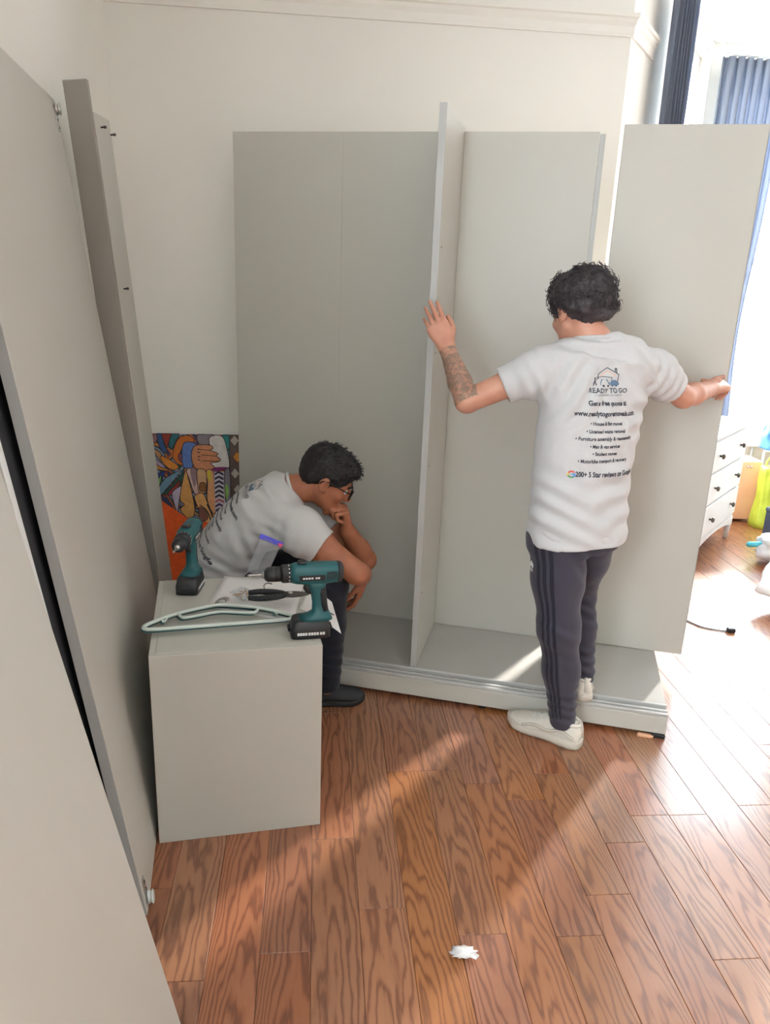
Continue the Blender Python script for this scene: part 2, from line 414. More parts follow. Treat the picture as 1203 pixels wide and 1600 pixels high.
# ------------------------------------------------------------------ grey box used as a work bench
BX = empty('drawer_box', (-0.636, 1.898, 0), math.atan2(0.111, 0.471))
tag(BX, 'plain grey laminate cube unit with two drills and papers on its top', 'cabinet')
BW, BD, BH = 0.484, 0.55, 0.622
box('front_panel', (0, 0, 0), (BW, 0.018, BH), M['grey'], BX, 0.0012)
box('side_panel', (0, 0.0185, 0), (0.018, BD, BH - 0.0005), M['grey'], BX, 0.001)
box('side_panel', (BW - 0.018, 0.0185, 0), (BW, BD, BH - 0.0005), M['grey'], BX, 0.001)
box('top_panel', (0.0185, 0.0185, BH - 0.018), (BW - 0.0185, BD, BH), M['grey'], BX, 0.0006)
box('back_panel', (0.0185, BD - 0.012, 0.02), (BW - 0.0185, BD - 0.002, BH - 0.0185), M['grey'], BX, 0.001)
box('bottom_panel', (0.0185, 0.0185, 0.03), (BW - 0.0185, BD - 0.0125, 0.048), M['grey'], BX, 0.001)

# ------------------------------------------------------------------ boards leaning on the left wall
LD = Vector((-0.208, 0.978, 0)).normalized(); LN = Vector((-LD.y, LD.x, 0))
def leaning(name, B, lean, label, cat='board'):
    up = LN * math.sin(lean) + Vector((0, 0, math.cos(lean))); nr = -LN * math.cos(lean) + Vector((0, 0, math.sin(lean)))
    m_ = Matrix((nr, LD, up)).transposed().to_4x4(); m_.translation = Vector(B)
    o = bpy.data.objects.new(name, None); o.empty_display_size = 0.1; link(o); o.matrix_world = m_
    return tag(o, label, cat)
def roller(parent, y, z, m1, flip=1):
    r = box('bracket', (0.0005, y - 0.010, z - 0.035), (0.0035, y + 0.010, z + 0.035), M['steel'], parent, 0.0008)
    for dz in (-0.024, 0.0, 0.024):
        lathe('screw', [(0.004, 0), (0.0035, 0.002), (0.001, 0.0025)], M['dark_steel'], r, axis=(1, 0, 0), org=(0.0035, y, z + dz), n=8)
    w_ = lathe('wheel', [(0.006, 0), (0.017, 0.001), (0.019, 0.003), (0.015, 0.006), (0.015, 0.010), (0.019, 0.013), (0.017, 0.015), (0.005, 0.016)], m1, r, axis=(1, 0, 0), org=(0.0036, y, z - 0.03 * flip), n=18)
    return r
D2 = leaning('sliding_door', (-0.588, 1.627, 0.005), math.radians(7.6), 'wide grey sliding door leaning on the side wall with a white roller at its foot', 'door panel')
box('board', (-0.026, 0, 0), (0, 1.22, 2.165), M['grey'], D2, 0.0018)
box('edge_band', (-0.0255, -0.0012, 0), (-0.0005, -0.0002, 2.165), M['grey_edge'], D2, 0.0004)
roller(D2, 0.03, 0.06, M['white_plastic'])
roller(D2, 1.19, 2.10, M['steel'], -1)
DA = leaning('leaning_board', (-0.375, 1.247, 0.005), math.radians(10.7), 'grey door board leaning closest to the camera at the frame edge', 'door panel')
box('board', (-0.018, -0.66, 0), (0, 0, 2.165), M['grey'], DA, 0.0018)
DB = leaning('leaning_board', (-0.4418, 1.273, 0.005), math.radians(8.3), 'grey door board with a pale edge strip tucked behind the closest board', 'door panel')
box('board', (-0.018, -0.62, 0), (0, -0.024, 2.165), M['grey_dark'], DB, 0.0018)  # darker grey puts the shade on this face into its colour
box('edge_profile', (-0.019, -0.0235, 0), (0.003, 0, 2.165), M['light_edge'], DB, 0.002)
DC = leaning('black_gap_sheet', (-0.648, 1.735, 0.005), math.radians(7.7), 'black sheet filling the gap between the grey door boards', 'panel')  # black sheet added to fill the gap between the boards
box('board', (-0.010, -0.95, 0), (0, 0, 2.12), M['black_gap_sheet'], DC, 0.001)
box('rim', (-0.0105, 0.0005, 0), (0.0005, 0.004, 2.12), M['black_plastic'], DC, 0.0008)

def upright(name, B, dx, label):
    up = Vector((-dx, 0, 1)).normalized(); x_ = Vector((1, 0, dx)).normalized(); y_ = Vector((0, 1, 0))
    m_ = Matrix((x_, y_, up)).transposed().to_4x4(); m_.translation = Vector(B)
    o = bpy.data.objects.new(name, None); link(o); o.matrix_world = m_; return tag(o, label, 'board')
UC = upright('plinth_board', (-0.868, 2.872, 0.008), 0.083, 'narrow dark grey upright board standing behind the wide sliding door')
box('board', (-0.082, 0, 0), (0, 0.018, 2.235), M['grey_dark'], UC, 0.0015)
box('end_cap', (-0.081, 0.001, 2.2352), (-0.001, 0.017, 2.2365), M['grey_edge'], UC, 0.0005)
UD = upright('side_rail_board', (-0.866, 2.893, 0.008), 0.083, 'slim grey board with metal pegs standing in the wall corner')
box('board', (-0.018, 0, 0), (0, 0.15, 2.14), M['grey'], UD, 0.0015)
for y_, z_ in ((0.05, 2.10), (0.14, 2.09), (0.05, 1.56)):
    lathe('peg', [(0.003, 0), (0.003, 0.010), (0.005, 0.011), (0.005, 0.018), (0.002, 0.020)], M['dark_steel'], UD, axis=(1, 0, 0), org=(0, y_, z_), n=8)

# ------------------------------------------------------------------ low stool under the seated man (mostly hidden)
ST = empty('step_stool', (-0.60, 2.765, 0), 0.0)
tag(ST, 'low stool behind the grey cube unit under the seated man', 'stool')
box('seat', (-0.16, -0.13, 0.335), (0.16, 0.13, 0.365), M['peach_wood'], ST, 0.006)
for sx_ in (-1, 1):
    for sy_ in (-1, 1):
        V, F = loft_mesh([ring((sx_ * 0.14, sy_ * 0.105, 0), (1, 0, 0), (0, 1, 0), 0.016, 0.016, 8, 5), ring((sx_ * 0.12, sy_ * 0.095, 0.336), (1, 0, 0), (0, 1, 0), 0.018, 0.018, 8, 5)])
        fixn(mobj('leg', V, F, M['peach_wood'], ST))
# ------------------------------------------------------------------ things on the box top
TZ = BH + 0.0005
def sheet(name, c00, c10, c11, c01, m, nx=14, ny=14, fn=None, th=0.0006, parent=None):
    """thin sheet between four corners (world), fn(s, t, p) -> p; solid of thickness th"""
    c00, c10, c11, c01 = map(Vector, (c00, c10, c11, c01)); V = []
    for lay in (0, 1):
        for j in range(ny + 1):
            for i in range(nx + 1):
                s, t = i / nx, j / ny
                p = (c00 * (1 - s) + c10 * s) * (1 - t) + (c01 * (1 - s) + c11 * s) * t
                if fn: p = Vector(fn(s, t, p))
                V.append(p + Vector((0, 0, th * lay)))
    F = []; W1 = nx + 1; off = W1 * (ny + 1)
    for j in range(ny):
        for i in range(nx):
            a = j * W1 + i; F.append((a, a + W1, a + W1 + 1, a + 1)); F.append((a + off, a + 1 + off, a + W1 + 1 + off, a + W1 + off))
    rim = [i for i in range(nx)] + [j * W1 + nx for j in range(ny)] + [ny * W1 + i for i in range(nx, 0, -1)] + [j * W1 for j in range(ny, 0, -1)]
    for k in range(len(rim)):
        a, b = rim[k], rim[(k + 1) % len(rim)]; F.append((a, b, b + off, a + off))
    return fixn(mobj(name, V, F, m, parent, True))
BA = BX.rotation_euler.z
bx_x = Vector((math.cos(BA), math.sin(BA), 0)); bx_y = Vector((-math.sin(BA), math.cos(BA), 0)); bx_o = Vector((-0.636, 1.898, 0))
def onbox(x, y, z=0.0): return bx_o + bx_x * x + bx_y * y + Vector((0, 0, TZ + z))

def booklet():
    root = sheet('instruction_booklet', (-0.555, 2.233, TZ), (-0.268, 2.150, TZ), (-0.270, 2.452, TZ), (-0.552, 2.492, TZ), M['paper'],
                 fn=lambda s, t, p: p + Vector((0, 0, 0.0005 + 0.004 * math.exp(-((s - 0.5) / 0.05) ** 2) + 0.002 * s * t)), th=0.002)
    tag(root, 'white printed instruction booklet lying flat under the pliers and screw bag', 'paper')
    L = []
    rr = random.Random(3)
    ux = Vector((0.283, -0.075, 0)).normalized(); uy = Vector((0.0, 1, 0)); o_ = Vector((-0.40, 2.24, TZ + 0.0062))
    for k in range(7):
        p = o_ + ux * 0.02 + uy * (0.02 + 0.028 * k); l = 0.05 + 0.05 * rr.random()
        L.append(([p, p + ux * l, p + ux * l + uy * 0.0016, p + uy * 0.0016], [(0, 1, 2, 3)]))
    V, F = join_vf(L); mobj('printed_line', V, F, mat('pale_print', srgb(196, 196, 200), 0.8), root)
    return root
booklet()
# loose sheet drooping over the right-hand edge of the box
def droop(s, t, p):
    ex = (p - bx_o).dot(bx_x) - BW
    z = TZ + 0.0012
    if ex > 0: z = TZ + 0.0012 - 1.8 * ex * ex - 0.14 * ex
    return Vector((p.x, p.y, z))
ls = sheet('paper_sheet', (-0.262, 2.250, TZ), (-0.118, 2.120, TZ), (-0.165, 2.360, TZ), (-0.245, 2.445, TZ), M['paper'], fn=droop, th=0.0006)
tag(ls, 'loose white sheet drooping over the box edge behind the nearer drill', 'paper')
for (a, b) in (((-0.190, 2.32), 0.010), ((-0.165, 2.25), 0.014)):
    q = [Vector((a[0] + dx * b, a[1] + dy * b, 0)) for dx, dy in ((0, 0), (1, -0.4), (1.2, 0.2), (0.3, 0.6))]
    q = [droop(0, 0, p) + Vector((0, 0, 0.0012)) for p in q]
    mobj('printed_diagram', q, [(0, 1, 2, 3)], M['ink'], ls)

# cordless drills ---------------------------------------------------------------
def drill(name, loc, rz, label):
    root = empty(name, loc, rz); tag(root, label, 'drill', 'cordless drills on the grey cube unit')
    U, V_ = (0, 1, 0), (0, 0, 1)    # bit points along -x
    ax = 0.196
    # motor housing with gear case (along x)
    secs = []
    for x, a, b, dz, e in ((-0.045, 0.026, 0.027, 0, 2.2), (-0.030, 0.029, 0.031, 0, 2.4), (0.0, 0.030, 0.033, -0.001, 2.6), (0.05, 0.029, 0.032, -0.001, 2.8), (0.085, 0.028, 0.030, 0.0, 2.8), (0.100, 0.026, 0.027, 0.001, 2.6), (0.105, 0.020, 0.021, 0.001, 2.4)):
        secs.append(((x, 0, ax + dz), a, b, e))
    h = loft('motor_housing', secs, M['teal_plastic'], root, 24, True, U, V_)
    loft('rear_cap', [((0.0905, 0, ax), 0.0287, 0.0307, 2.8), ((0.103, 0, ax + 0.001), 0.0268, 0.0278, 2.6), ((0.108, 0, ax + 0.001), 0.020, 0.021, 2.4)], M['black_plastic'], h, 24, True, U, V_)
    for k in range(5):
        for s in (-1, 1):
            box('vent_slot', (0.058 + k * 0.006, s * 0.0295 - 0.0012, ax - 0.012), (0.061 + k * 0.006, s * 0.0295 + 0.0012, ax + 0.012), M['black_plastic'], h, 0.0004)
    for s in (-1, 1):
        lab = loft('name_plate', [((-0.022, s * 0.0296, ax - 0.006), 0.0012, 0.0085, 6), ((0.052, s * 0.0296, ax - 0.006), 0.0012, 0.0085, 6)], M['black_plastic'], h, 12, False, U, V_)
        for q, x0 in enumerate((-0.012, -0.004, 0.004, 0.012, 0.024, 0.031)):
            box('plate_letter', (x0, s * 0.0308 - 0.0003, ax - 0.009), (x0 + 0.006, s * 0.0308 + 0.0003, ax - 0.0035), M['print_white'], lab, 0)
    # top selector
    loft('selector_switch', [((-0.012, 0, ax + 0.0325), 0.013, 0.016, 4), ((-0.012, 0, ax + 0.037), 0.011, 0.012, 4)], M['black_plastic'], h, 16, True, (1, 0, 0), (0, 1, 0))
    # torque collar with numbers
    c = lathe('torque_collar', [(0.024, 0.0), (0.027, 0.002), (0.027, 0.022), (0.025, 0.027)], M['black_plastic'], root, axis=(-1, 0, 0), org=(-0.044, 0, ax), n=28)
    for k in range(14):
        a_ = 2 * math.pi * k / 14
        lathe('number_mark', [(0.0022, 0), (0.0022, 0.0006), (0.0004, 0.0008)], M['print_white'], c, axis=(0, math.cos(a_), math.sin(a_)), org=(-0.050, 0.0268 * math.cos(a_), ax + 0.0268 * math.sin(a_)), n=6)
    ck = lathe('chuck', [(0.018, 0.0), (0.022, 0.001), (0.0225, 0.018), (0.0215, 0.019), (0.0225, 0.020), (0.0215, 0.040), (0.016, 0.047), (0.010, 0.050)], M['black_plastic'], root, axis=(-1, 0, 0), org=(-0.071, 0, ax), n=24)
    lathe('chuck_jaw', [(0.0095, 0.0), (0.0095, 0.003), (0.006, 0.007)], M['steel'], ck, axis=(-1, 0, 0), org=(-0.1208, 0, ax), n=12)
    lathe('drill_bit', [(0.0035, 0.0), (0.0035, 0.012), (0.0028, 0.014), (0.0028, 0.030), (0.0034, 0.031), (0.0034, 0.036), (0.0010, 0.042)], M['steel'], ck, axis=(-1, 0, 0), org=(-0.1265, 0, ax), n=8)
    # handle: loft of rounded sections, leaning back a little
    hs = [((0.030, 0, ax - 0.020), 0.034, 0.022, 3), ((0.032, 0, ax - 0.040), 0.026, 0.0185, 2.8), ((0.036, 0, ax - 0.065), 0.0215, 0.0165, 2.6), ((0.040, 0, ax - 0.095), 0.0215, 0.0165, 2.6),
          ((0.043, 0, ax - 0.120), 0.025, 0.0185, 2.8), ((0.038, 0, ax - 0.132), 0.036, 0.025, 3), ((0.026, 0, ax - 0.142), 0.052, 0.033, 4)]
    hd = loft('handle', hs, M['teal_plastic'], root, 24, True, (1, 0, 0), (0, 1, 0))
    gs_ = [((0.0455 + dx, 0, z), 0.0155 * k, 0.0178 * k2, 2.6) for dx, z, k, k2 in ((-0.001, ax - 0.045, 0.95, 1.0), (0.001, ax - 0.065, 0.9, 0.96), (0.004, ax - 0.095, 0.9, 0.96), (0.006, ax - 0.118, 1.0, 1.02))]
    loft('grip_pad', gs_, M['rubber'], hd, 20, True, (1, 0, 0), (0, 1, 0))
    loft('trigger', [((0.006, 0, ax - 0.036), 0.010, 0.009, 2.6), ((0.004, 0, ax - 0.048), 0.012, 0.009, 2.6), ((0.009, 0, ax - 0.060), 0.011, 0.009, 2.6), ((0.013, 0, ax - 0.066), 0.006, 0.006, 2.4)], M['black_plastic'], root, 16, True, (1, 0, 0), (0, 1, 0))
    # battery
    ba = loft('battery', [((0.012, 0, 0.0), 0.054, 0.034, 7), ((0.012, 0, 0.002), 0.058, 0.0375, 7), ((0.012, 0, 0.030), 0.0585, 0.0375, 7), ((0.012, 0, 0.034), 0.056, 0.036, 7), ((0.014, 0, 0.052), 0.053, 0.034, 6), ((0.016, 0, 0.056), 0.048, 0.030, 5)], M['black_plastic'], root, 32, True, (1, 0, 0), (0, 1, 0))
    for s in (-1, 1):
        for q, x0 in enumerate((-0.026, -0.0185, -0.011, -0.0035, 0.006, 0.014, 0.022, 0.030, 0.040, 0.048)):
            box('battery_letter', (x0 - 0.002, s * 0.0377 - 0.0003, 0.0135), (x0 + 0.0045, s * 0.0377 + 0.0003, 0.022), M['print_white'], ba, 0)
    for x_ in (-0.049, 0.073):
        box('release_button', (x_ - 0.004, -0.016, 0.018), (x_ + 0.004, 0.016, 0.029), M['rubber'], ba, 0.002)
    return root
drill('cordless_drill', (-0.222, 2.075, TZ), BA, 'teal cordless drill at the front corner of the grey cube unit, bit pointing sideways')
drill('cordless_drill', (-0.640, 2.362, TZ), math.radians(90), 'teal cordless drill beside the orange picture, bit pointing towards the camera')

# coat hangers -------------------------------------------------------------------
def hanger(label, off, rz, z, m):
    root = empty('coat_hanger', onbox(off[0], off[1], z), BA + rz)
    tag(root, label, 'hanger', 'plastic hangers on the grey cube unit')
    R_ = 0.0066; K_ = 1.62                                # x runs along the trouser bar, y towards the hook
    T = lambda L: [(x, y * K_, z_) for x, y, z_ in L]
    out = catmull(T([(0.0, -0.003, 0), (-0.012, 0.004, 0), (-0.004, 0.017, 0), (0.05, 0.044, 0), (0.10, 0.062, 0), (0.16, 0.076, 0), (0.205, 0.083, 0), (0.25, 0.076, 0), (0.31, 0.062, 0), (0.36, 0.044, 0), (0.414, 0.017, 0), (0.422, 0.004, 0), (0.41, -0.003, 0)]), 6)
    out += [Vector((0.41 - 0.41 * k / 12, -0.0065, 0)) for k in range(1, 12)]
    V, F = tube_mesh(out, R_, 8, True); V = [Vector((v.x, v.y, v.z * 0.8 + R_ * 0.8)) for v in V]
    fixn(mobj('frame', V, F, m, root, True))
    h_ = R_ * 0.8
    sl = catmull(T([(0.085, 0.055, h_), (0.095, 0.040, h_), (0.115, 0.037, h_), (0.19, 0.050, h_), (0.225, 0.050, h_), (0.30, 0.037, h_), (0.318, 0.042, h_), (0.325, 0.055, h_)]), 5)
    tube('cross_bar', sl, 0.0048, m, root, 8)
    for x, y in ((0.038, 0.028), (0.372, 0.028)):
        tube('strap_notch', catmull(T([(x, y + 0.004, h_), (x + 0.006, y - 0.003, h_), (x + 0.014, y + 0.010, h_)]), 5), 0.0034, m, root, 6)
    tube('hook', catmull([(0.205, 0.132, h_), (0.205, 0.160, h_), (0.212, 0.180, h_), (0.228, 0.190, h_), (0.240, 0.178, h_), (0.238, 0.164, h_)], 6), 0.0030, M['steel'], root, 8)
    return root
hanger('second plastic hanger under the pale one, dark teal standing in for shadow edges', (-0.012, 0.138), math.radians(2.6), 0.0076, mat('hanger_shadow_teal', srgb(60, 104, 106), 0.35))  # its dark teal stands for the shaded edges under the pale hanger
hanger('pale mint plastic hanger lying on top along the front of the cube unit', (-0.008, 0.128), math.radians(1.8), 0.0186, M['mint_plastic'])

# pliers --------------------------------------------------------------------------
PL = empty('pliers', onbox(0.415, 0.285, 0.0400), BA + math.radians(-4)); tag(PL, 'pliers with black handles lying on the instruction booklet', 'pliers'); PL.scale = (1.15, 1.25, 1.25)
for s in (-1, 1):
    tube('handle', catmull([(-0.11, s * 0.016, 0.0), (-0.08, s * 0.021, 0.0), (-0.04, s * 0.016, 0.0), (-0.012, s * 0.007, 0.0)], 6), [0.0062 + 0.0018 * math.sin(k / 18 * math.pi) for k in range(19)], M['rubber'], PL, 10)
    loft('jaw', [((-0.013, s * 0.005, 0), 0.006, 0.005, 3), ((0.01, s * 0.006, 0), 0.008, 0.005, 3), ((0.03, s * 0.005, 0), 0.006, 0.0045, 3), ((0.055, s * 0.0025, 0), 0.002, 0.003, 3)], M['dark_steel'], PL, 12, True, (0, 1, 0), (0, 0, 1))
lathe('pivot', [(0.007, -0.006), (0.007, 0.006), (0.004, 0.0075)], M['steel'], PL, org=(0.004, 0, 0), n=14)
hk = catmull([(-0.066, 0.024, 0.004), (-0.068, 0.032, 0.012), (-0.060, 0.038, 0.016), (-0.045, 0.036, 0.015)], 5)
tube('return_spring', hk, 0.0015, M['dark_steel'], PL, 6)

# clear bags ------------------------------------------------------------------------
pb = NT('clear_polythene')
t1 = pb.n('ShaderNodeBsdfTransparent', Color=(0.93, 0.94, 0.95, 1)); pb.bsdf.inputs['Base Color'].default_value = (0.85, 0.86, 0.88, 1); pb.bsdf.inputs['Roughness'].default_value = 0.12
nz_ = pb.n('ShaderNodeTexNoise', Scale=60.0, Detail=3.0); pb.bump(nz_.outputs[0], 0.6, 0.004)
mx_ = pb.n('ShaderNodeMixShader', _0=0.20); pb.t.links.new(t1.outputs[0], mx_.inputs[1]); pb.t.links.new(pb.bsdf.outputs[0], mx_.inputs[2]); pb.t.links.new(mx_.outputs[0], pb.out.inputs['Surface'])
M['poly'] = pb.mat
def pouch(name, parent, W, L, T, m, nx=16, ny=18, seed=0, amp=0.004):
    V, F = [], []
    for side in (1, -1):
        for j in range(ny + 1):
            for i in range(nx + 1):
                s, t = i / nx, j / ny
                bul = (math.sin(math.pi * s) ** 0.6) * (math.sin(math.pi * min(1, t * 1.0)) ** 0.5)
                nn = mnoise.noise(Vector((s * 5, t * 6, seed + side * 3.1)))
                V.append((W * (s - 0.5), side * (T * 0.5 * bul + amp * nn * bul), L * t))
    n1 = (nx + 1) * (ny + 1)
    for sd in range(2):
        for j in range(ny):
            for i in range(nx):
                a = sd * n1 + j * (nx + 1) + i; q = (a, a + 1, a + nx + 2, a + nx + 1); F.append(q if sd else q[::-1])
    o = mobj(name, V, F, m, parent, True)
    bm = bmesh.new(); bm.from_mesh(o.data); bmesh.ops.remove_doubles(bm, verts=bm.verts, dist=0.0004); bmesh.ops.recalc_face_normals(bm, faces=bm.faces); bm.to_mesh(o.data); bm.free()
    return o
ZB = empty('zip_bag', (-0.437, 2.468, TZ + 0.020), 0, rot=(math.radians(-12), math.radians(26), math.radians(14)))
tag(ZB, 'clear zip bag with a violet seal standing up against the seated man', 'bag')
pouch('pouch', ZB, 0.074, 0.135, 0.026, M['poly'], seed=4, amp=0.014)
M['violet'] = mat('violet_zip', srgb(86, 84, 210), 0.35, var=0.1); M['pink'] = mat('pink_slider', srgb(226, 90, 130), 0.35)
zz = box('zip_seal', (-0.043, -0.0025, 0.122), (0.043, 0.0025, 0.140), M['violet'], ZB, 0.0012)
box('slider', (0.028, -0.005, 0.121), (0.042, 0.005, 0.134), M['pink'], zz, 0.002)
SB = empty('screw_bag', onbox(0.275, 0.345, 0.0065), BA + 0.5); tag(SB, 'small clear bag of brass screws lying on the white booklet', 'bag')
po = pouch('pouch', SB, 0.062, 0.075, 0.034, M['poly'], seed=9, amp=0.006); po.rotation_euler = (math.radians(-90), 0, 0); po.location = (0, -0.035, 0.017)
M['brass'] = mat('brass_screw', srgb(196, 158, 110), 0.35, metal=0.7, var=0.15, vscale=80)
rs_ = random.Random(5)
for k in range(12):
    d_ = Vector((rs_.uniform(-1, 1), rs_.uniform(-1, 1), rs_.uniform(-0.3, 0.3))).normalized()
    lathe('screw', [(0.0034, 0), (0.0034, 0.0012), (0.0017, 0.0025), (0.0015, 0.016), (0.0003, 0.020)], M['brass'], SB, axis=d_, org=(rs_.uniform(-0.014, 0.014), rs_.uniform(-0.018, 0.018), rs_.uniform(0.010, 0.022)), n=7)

# scrap of tissue on the floor -----------------------------------------------------
def crumple(name, r, seed, m, loc, parent=None, sub=3, sq=(1, 1, 0.5), amp=0.55, freq=2.2):
    bm = bmesh.new(); bmesh.ops.create_icosphere(bm, subdivisions=sub, radius=r)
    for v in bm.verts:
        d_ = v.co.normalized(); nn = mnoise.noise(d_ * freq + Vector((seed, 0, 0))) + 0.5 * abs(mnoise.noise(d_ * freq * 2.6 + Vector((0, seed, 0))))
        v.co = Vector((d_.x * sq[0], d_.y * sq[1], d_.z * sq[2])) * r * (1 + amp * nn)
    zmin = min(v.co.z for v in bm.verts)
    for v in bm.verts: v.co.z -= zmin
    return bobj(name, bm, m, parent, True, loc)
cp = crumple('crumpled_tissue', 0.021, 3.3, M['paper'], (0.246, 1.54, 0.0005), sq=(1.25, 0.8, 0.45), amp=0.9, freq=2.6)
tag(cp, 'small crumpled scrap of white tissue on the oak floor', 'paper scrap')
# ------------------------------------------------------------------ picture leaning on the back wall
PA = empty('painting', (-1.158, 3.640, 0.001), PHI, rot=(math.radians(-2.0), 0, PHI))
tag(PA, 'unframed colourful abstract canvas with a bright orange corner leaning on the wall', 'painting')
PWD, PHT = 0.62, 0.868
box('canvas', (0, 0, 0), (PWD, 0.02, PHT), M['paper'], PA, 0.002)
_pm = {}
def pmat(r, g, b):
    k = (r, g, b)
    if k not in _pm: _pm[k] = mat('paint_%d_%d_%d' % k, srgb(r, g, b), 0.6, var=0.12, vscale=40)
    return _pm[k]
# background: flowing bands of colour
sw = NT('paint_swirl'); tcs = sw.n('ShaderNodeTexCoord')
n1_ = sw.n('ShaderNodeTexNoise', Vector=tcs.outputs['Object'], Scale=5.0, Detail=2.0, Distortion=1.6)
wv = sw.n('ShaderNodeTexWave', {'wave_type': 'BANDS', 'bands_direction': 'DIAGONAL'}, Vector=tcs.outputs['Object'], Scale=4.2, Distortion=9.0, Detail=2.0)
fac = sw.math('FRACT', sw.math('ADD', sw.math('MULTIPLY', n1_.outputs[0], 2.2), sw.math('MULTIPLY', wv.outputs[1], 0.5)))
rp = sw.n('ShaderNodeValToRGB'); sw.set(rp.inputs[0], fac); rp.color_ramp.interpolation = 'CONSTANT'
cols = [(0, (48, 62, 96)), (0.1, (150, 72, 52)), (0.2, (206, 132, 66)), (0.3, (58, 52, 78)), (0.4, (64, 112, 122)), (0.5, (170, 160, 190)), (0.6, (46, 84, 78)), (0.7, (196, 142, 96)), (0.8, (38, 46, 104)), (0.9, (128, 72, 84))]
while len(rp.color_ramp.elements) < len(cols): rp.color_ramp.elements.new(0.5)
for e_, (p_, c_) in zip(rp.color_ramp.elements, cols): e_.position = p_; e_.color = srgb(*c_)
sw.set(sw.bsdf.inputs['Base Color'], rp.outputs[0]); sw.bsdf.inputs['Roughness'].default_value = 0.6
layer = [0]
PV, PF, PI, PMATS = [], [], [], []
def _mi(col):
    m_ = pmat(*col)
    if m_ not in PMATS: PMATS.append(m_)
    return PMATS.index(m_)
def patch(pts, col, outline=None, smooth=True):
    """pts: x from the left canvas edge, y down from the top edge (thousandths of about 0.41 m); one coat of paint"""
    layer[0] += 1
    P = [(x * 0.41 / 985.0, PHT - y * 0.345 / 835.0) for x, y in pts]
    if smooth:
        loop = [Vector((x, z, 0)) for x, z in P]; n = len(loop); out = []
        for i in range(n):
            p0, p1, p2, p3 = loop[i - 1], loop[i], loop[(i + 1) % n], loop[(i + 2) % n]
            for j in range(4):
                t = j / 4; out.append(0.5 * ((2 * p1) + (p2 - p0) * t + (2 * p0 - 5 * p1 + 4 * p2 - p3) * t * t + (3 * p1 - p0 - 3 * p2 + p3) * t ** 3))
        P = [(v.x, v.y) for v in out]
    P = [(min(max(x, 0.001), PWD - 0.001), min(max(z, 0.001), PHT - 0.001)) for x, z in P]
    y = -0.0004 - layer[0] * 0.00006; n = len(P)
    o_ = len(PV); PV.extend((x, y, z) for x, z in P)
    from mathutils.geometry import tessellate_polygon
    for tri in tessellate_polygon([[Vector((x, z, 0)) for x, z in P]]):
        PF.append(tuple(o_ + i for i in tri)); PI.append(_mi(col))
    if outline:
        layer[0] += 1; y2 = y - 0.00006; w_ = 0.0018; o_ = len(PV)
        for i in range(n):
            a = Vector(P[i - 1]); b = Vector(P[(i + 1) % n]); t = b - a; t = t.normalized() if t.length > 1e-9 else Vector((1, 0)); nn = Vector((-t.y, t.x)) * w_
            PV.extend([(P[i][0] + nn.x, y2, P[i][1] + nn.y), (P[i][0] - nn.x, y2, P[i][1] - nn.y)])
        for i in range(n):
            a, b = o_ + 2 * i, o_ + 2 * ((i + 1) % n); PF.append((a, a + 1, b + 1, b)); PI.append(_mi(outline))
bgp = mobj('painted_ground', [(0.001, -0.0003, 0.001), (PWD - 0.001, -0.0003, 0.001), (PWD - 0.001, -0.0003, PHT - 0.001), (0.001, -0.0003, PHT - 0.001)], [(0, 1, 2, 3)], sw.mat, PA)
K = (52, 34, 40)
# coordinates: x from the left canvas edge, y down from the top edge
patch([(0, 60), (60, 10), (110, 20), (80, 100), (20, 130)], (150, 108, 116), K)
patch([(90, 0), (140, 0), (170, 120), (200, 220), (150, 230), (110, 150)], (52, 88, 136), K)
patch([(150, 0), (270, 0), (230, 90), (200, 170), (165, 90)], (150, 58, 44), K)
patch([(270, 0), (350, 0), (300, 100), (250, 190), (225, 110)], (48, 108, 116), K)
patch([(300, 120), (360, 40), (450, 20), (520, 70), (470, 120), (410, 130), (350, 230), (380, 320), (420, 390), (330, 370), (260, 280)], (206, 112, 46), K)
patch([(330, 250), (380, 240), (400, 330), (340, 330)], (130, 78, 92), K)
patch([(0, 330), (110, 380), (210, 440), (160, 450), (60, 420)], (214, 146, 66), K)
patch([(120, 270), (220, 310), (330, 400), (250, 440), (150, 360)], (222, 142, 58), K)
patch([(0, 290), (60, 300), (140, 370), (180, 420), (90, 390)], (178, 160, 190), K)
patch([(380, 150), (420, 100), (500, 100), (560, 140), (500, 170), (480, 280), (490, 400), (390, 410), (370, 300)], (92, 122, 186), K)
patch([(560, 0), (740, 0), (700, 110), (580, 130)], (134, 126, 132), K)
patch([(850, 0), (925, 0), (925, 150), (890, 180), (860, 90)], (46, 132, 132), K)
patch([(925, 0), (1480, 0), (1480, 760), (925, 760)], (98, 82, 76), K, smooth=False)
for q in range(4):
    cx_, cy_ = 985 + (q % 2) * 30, 70 + q * 200
    patch([(cx_ - 55, cy_), (cx_, cy_ - 70), (cx_ + 55, cy_), (cx_, cy_ + 70)], (214, 142, 60) if q == 1 else (188, 180, 168), K, smooth=False)
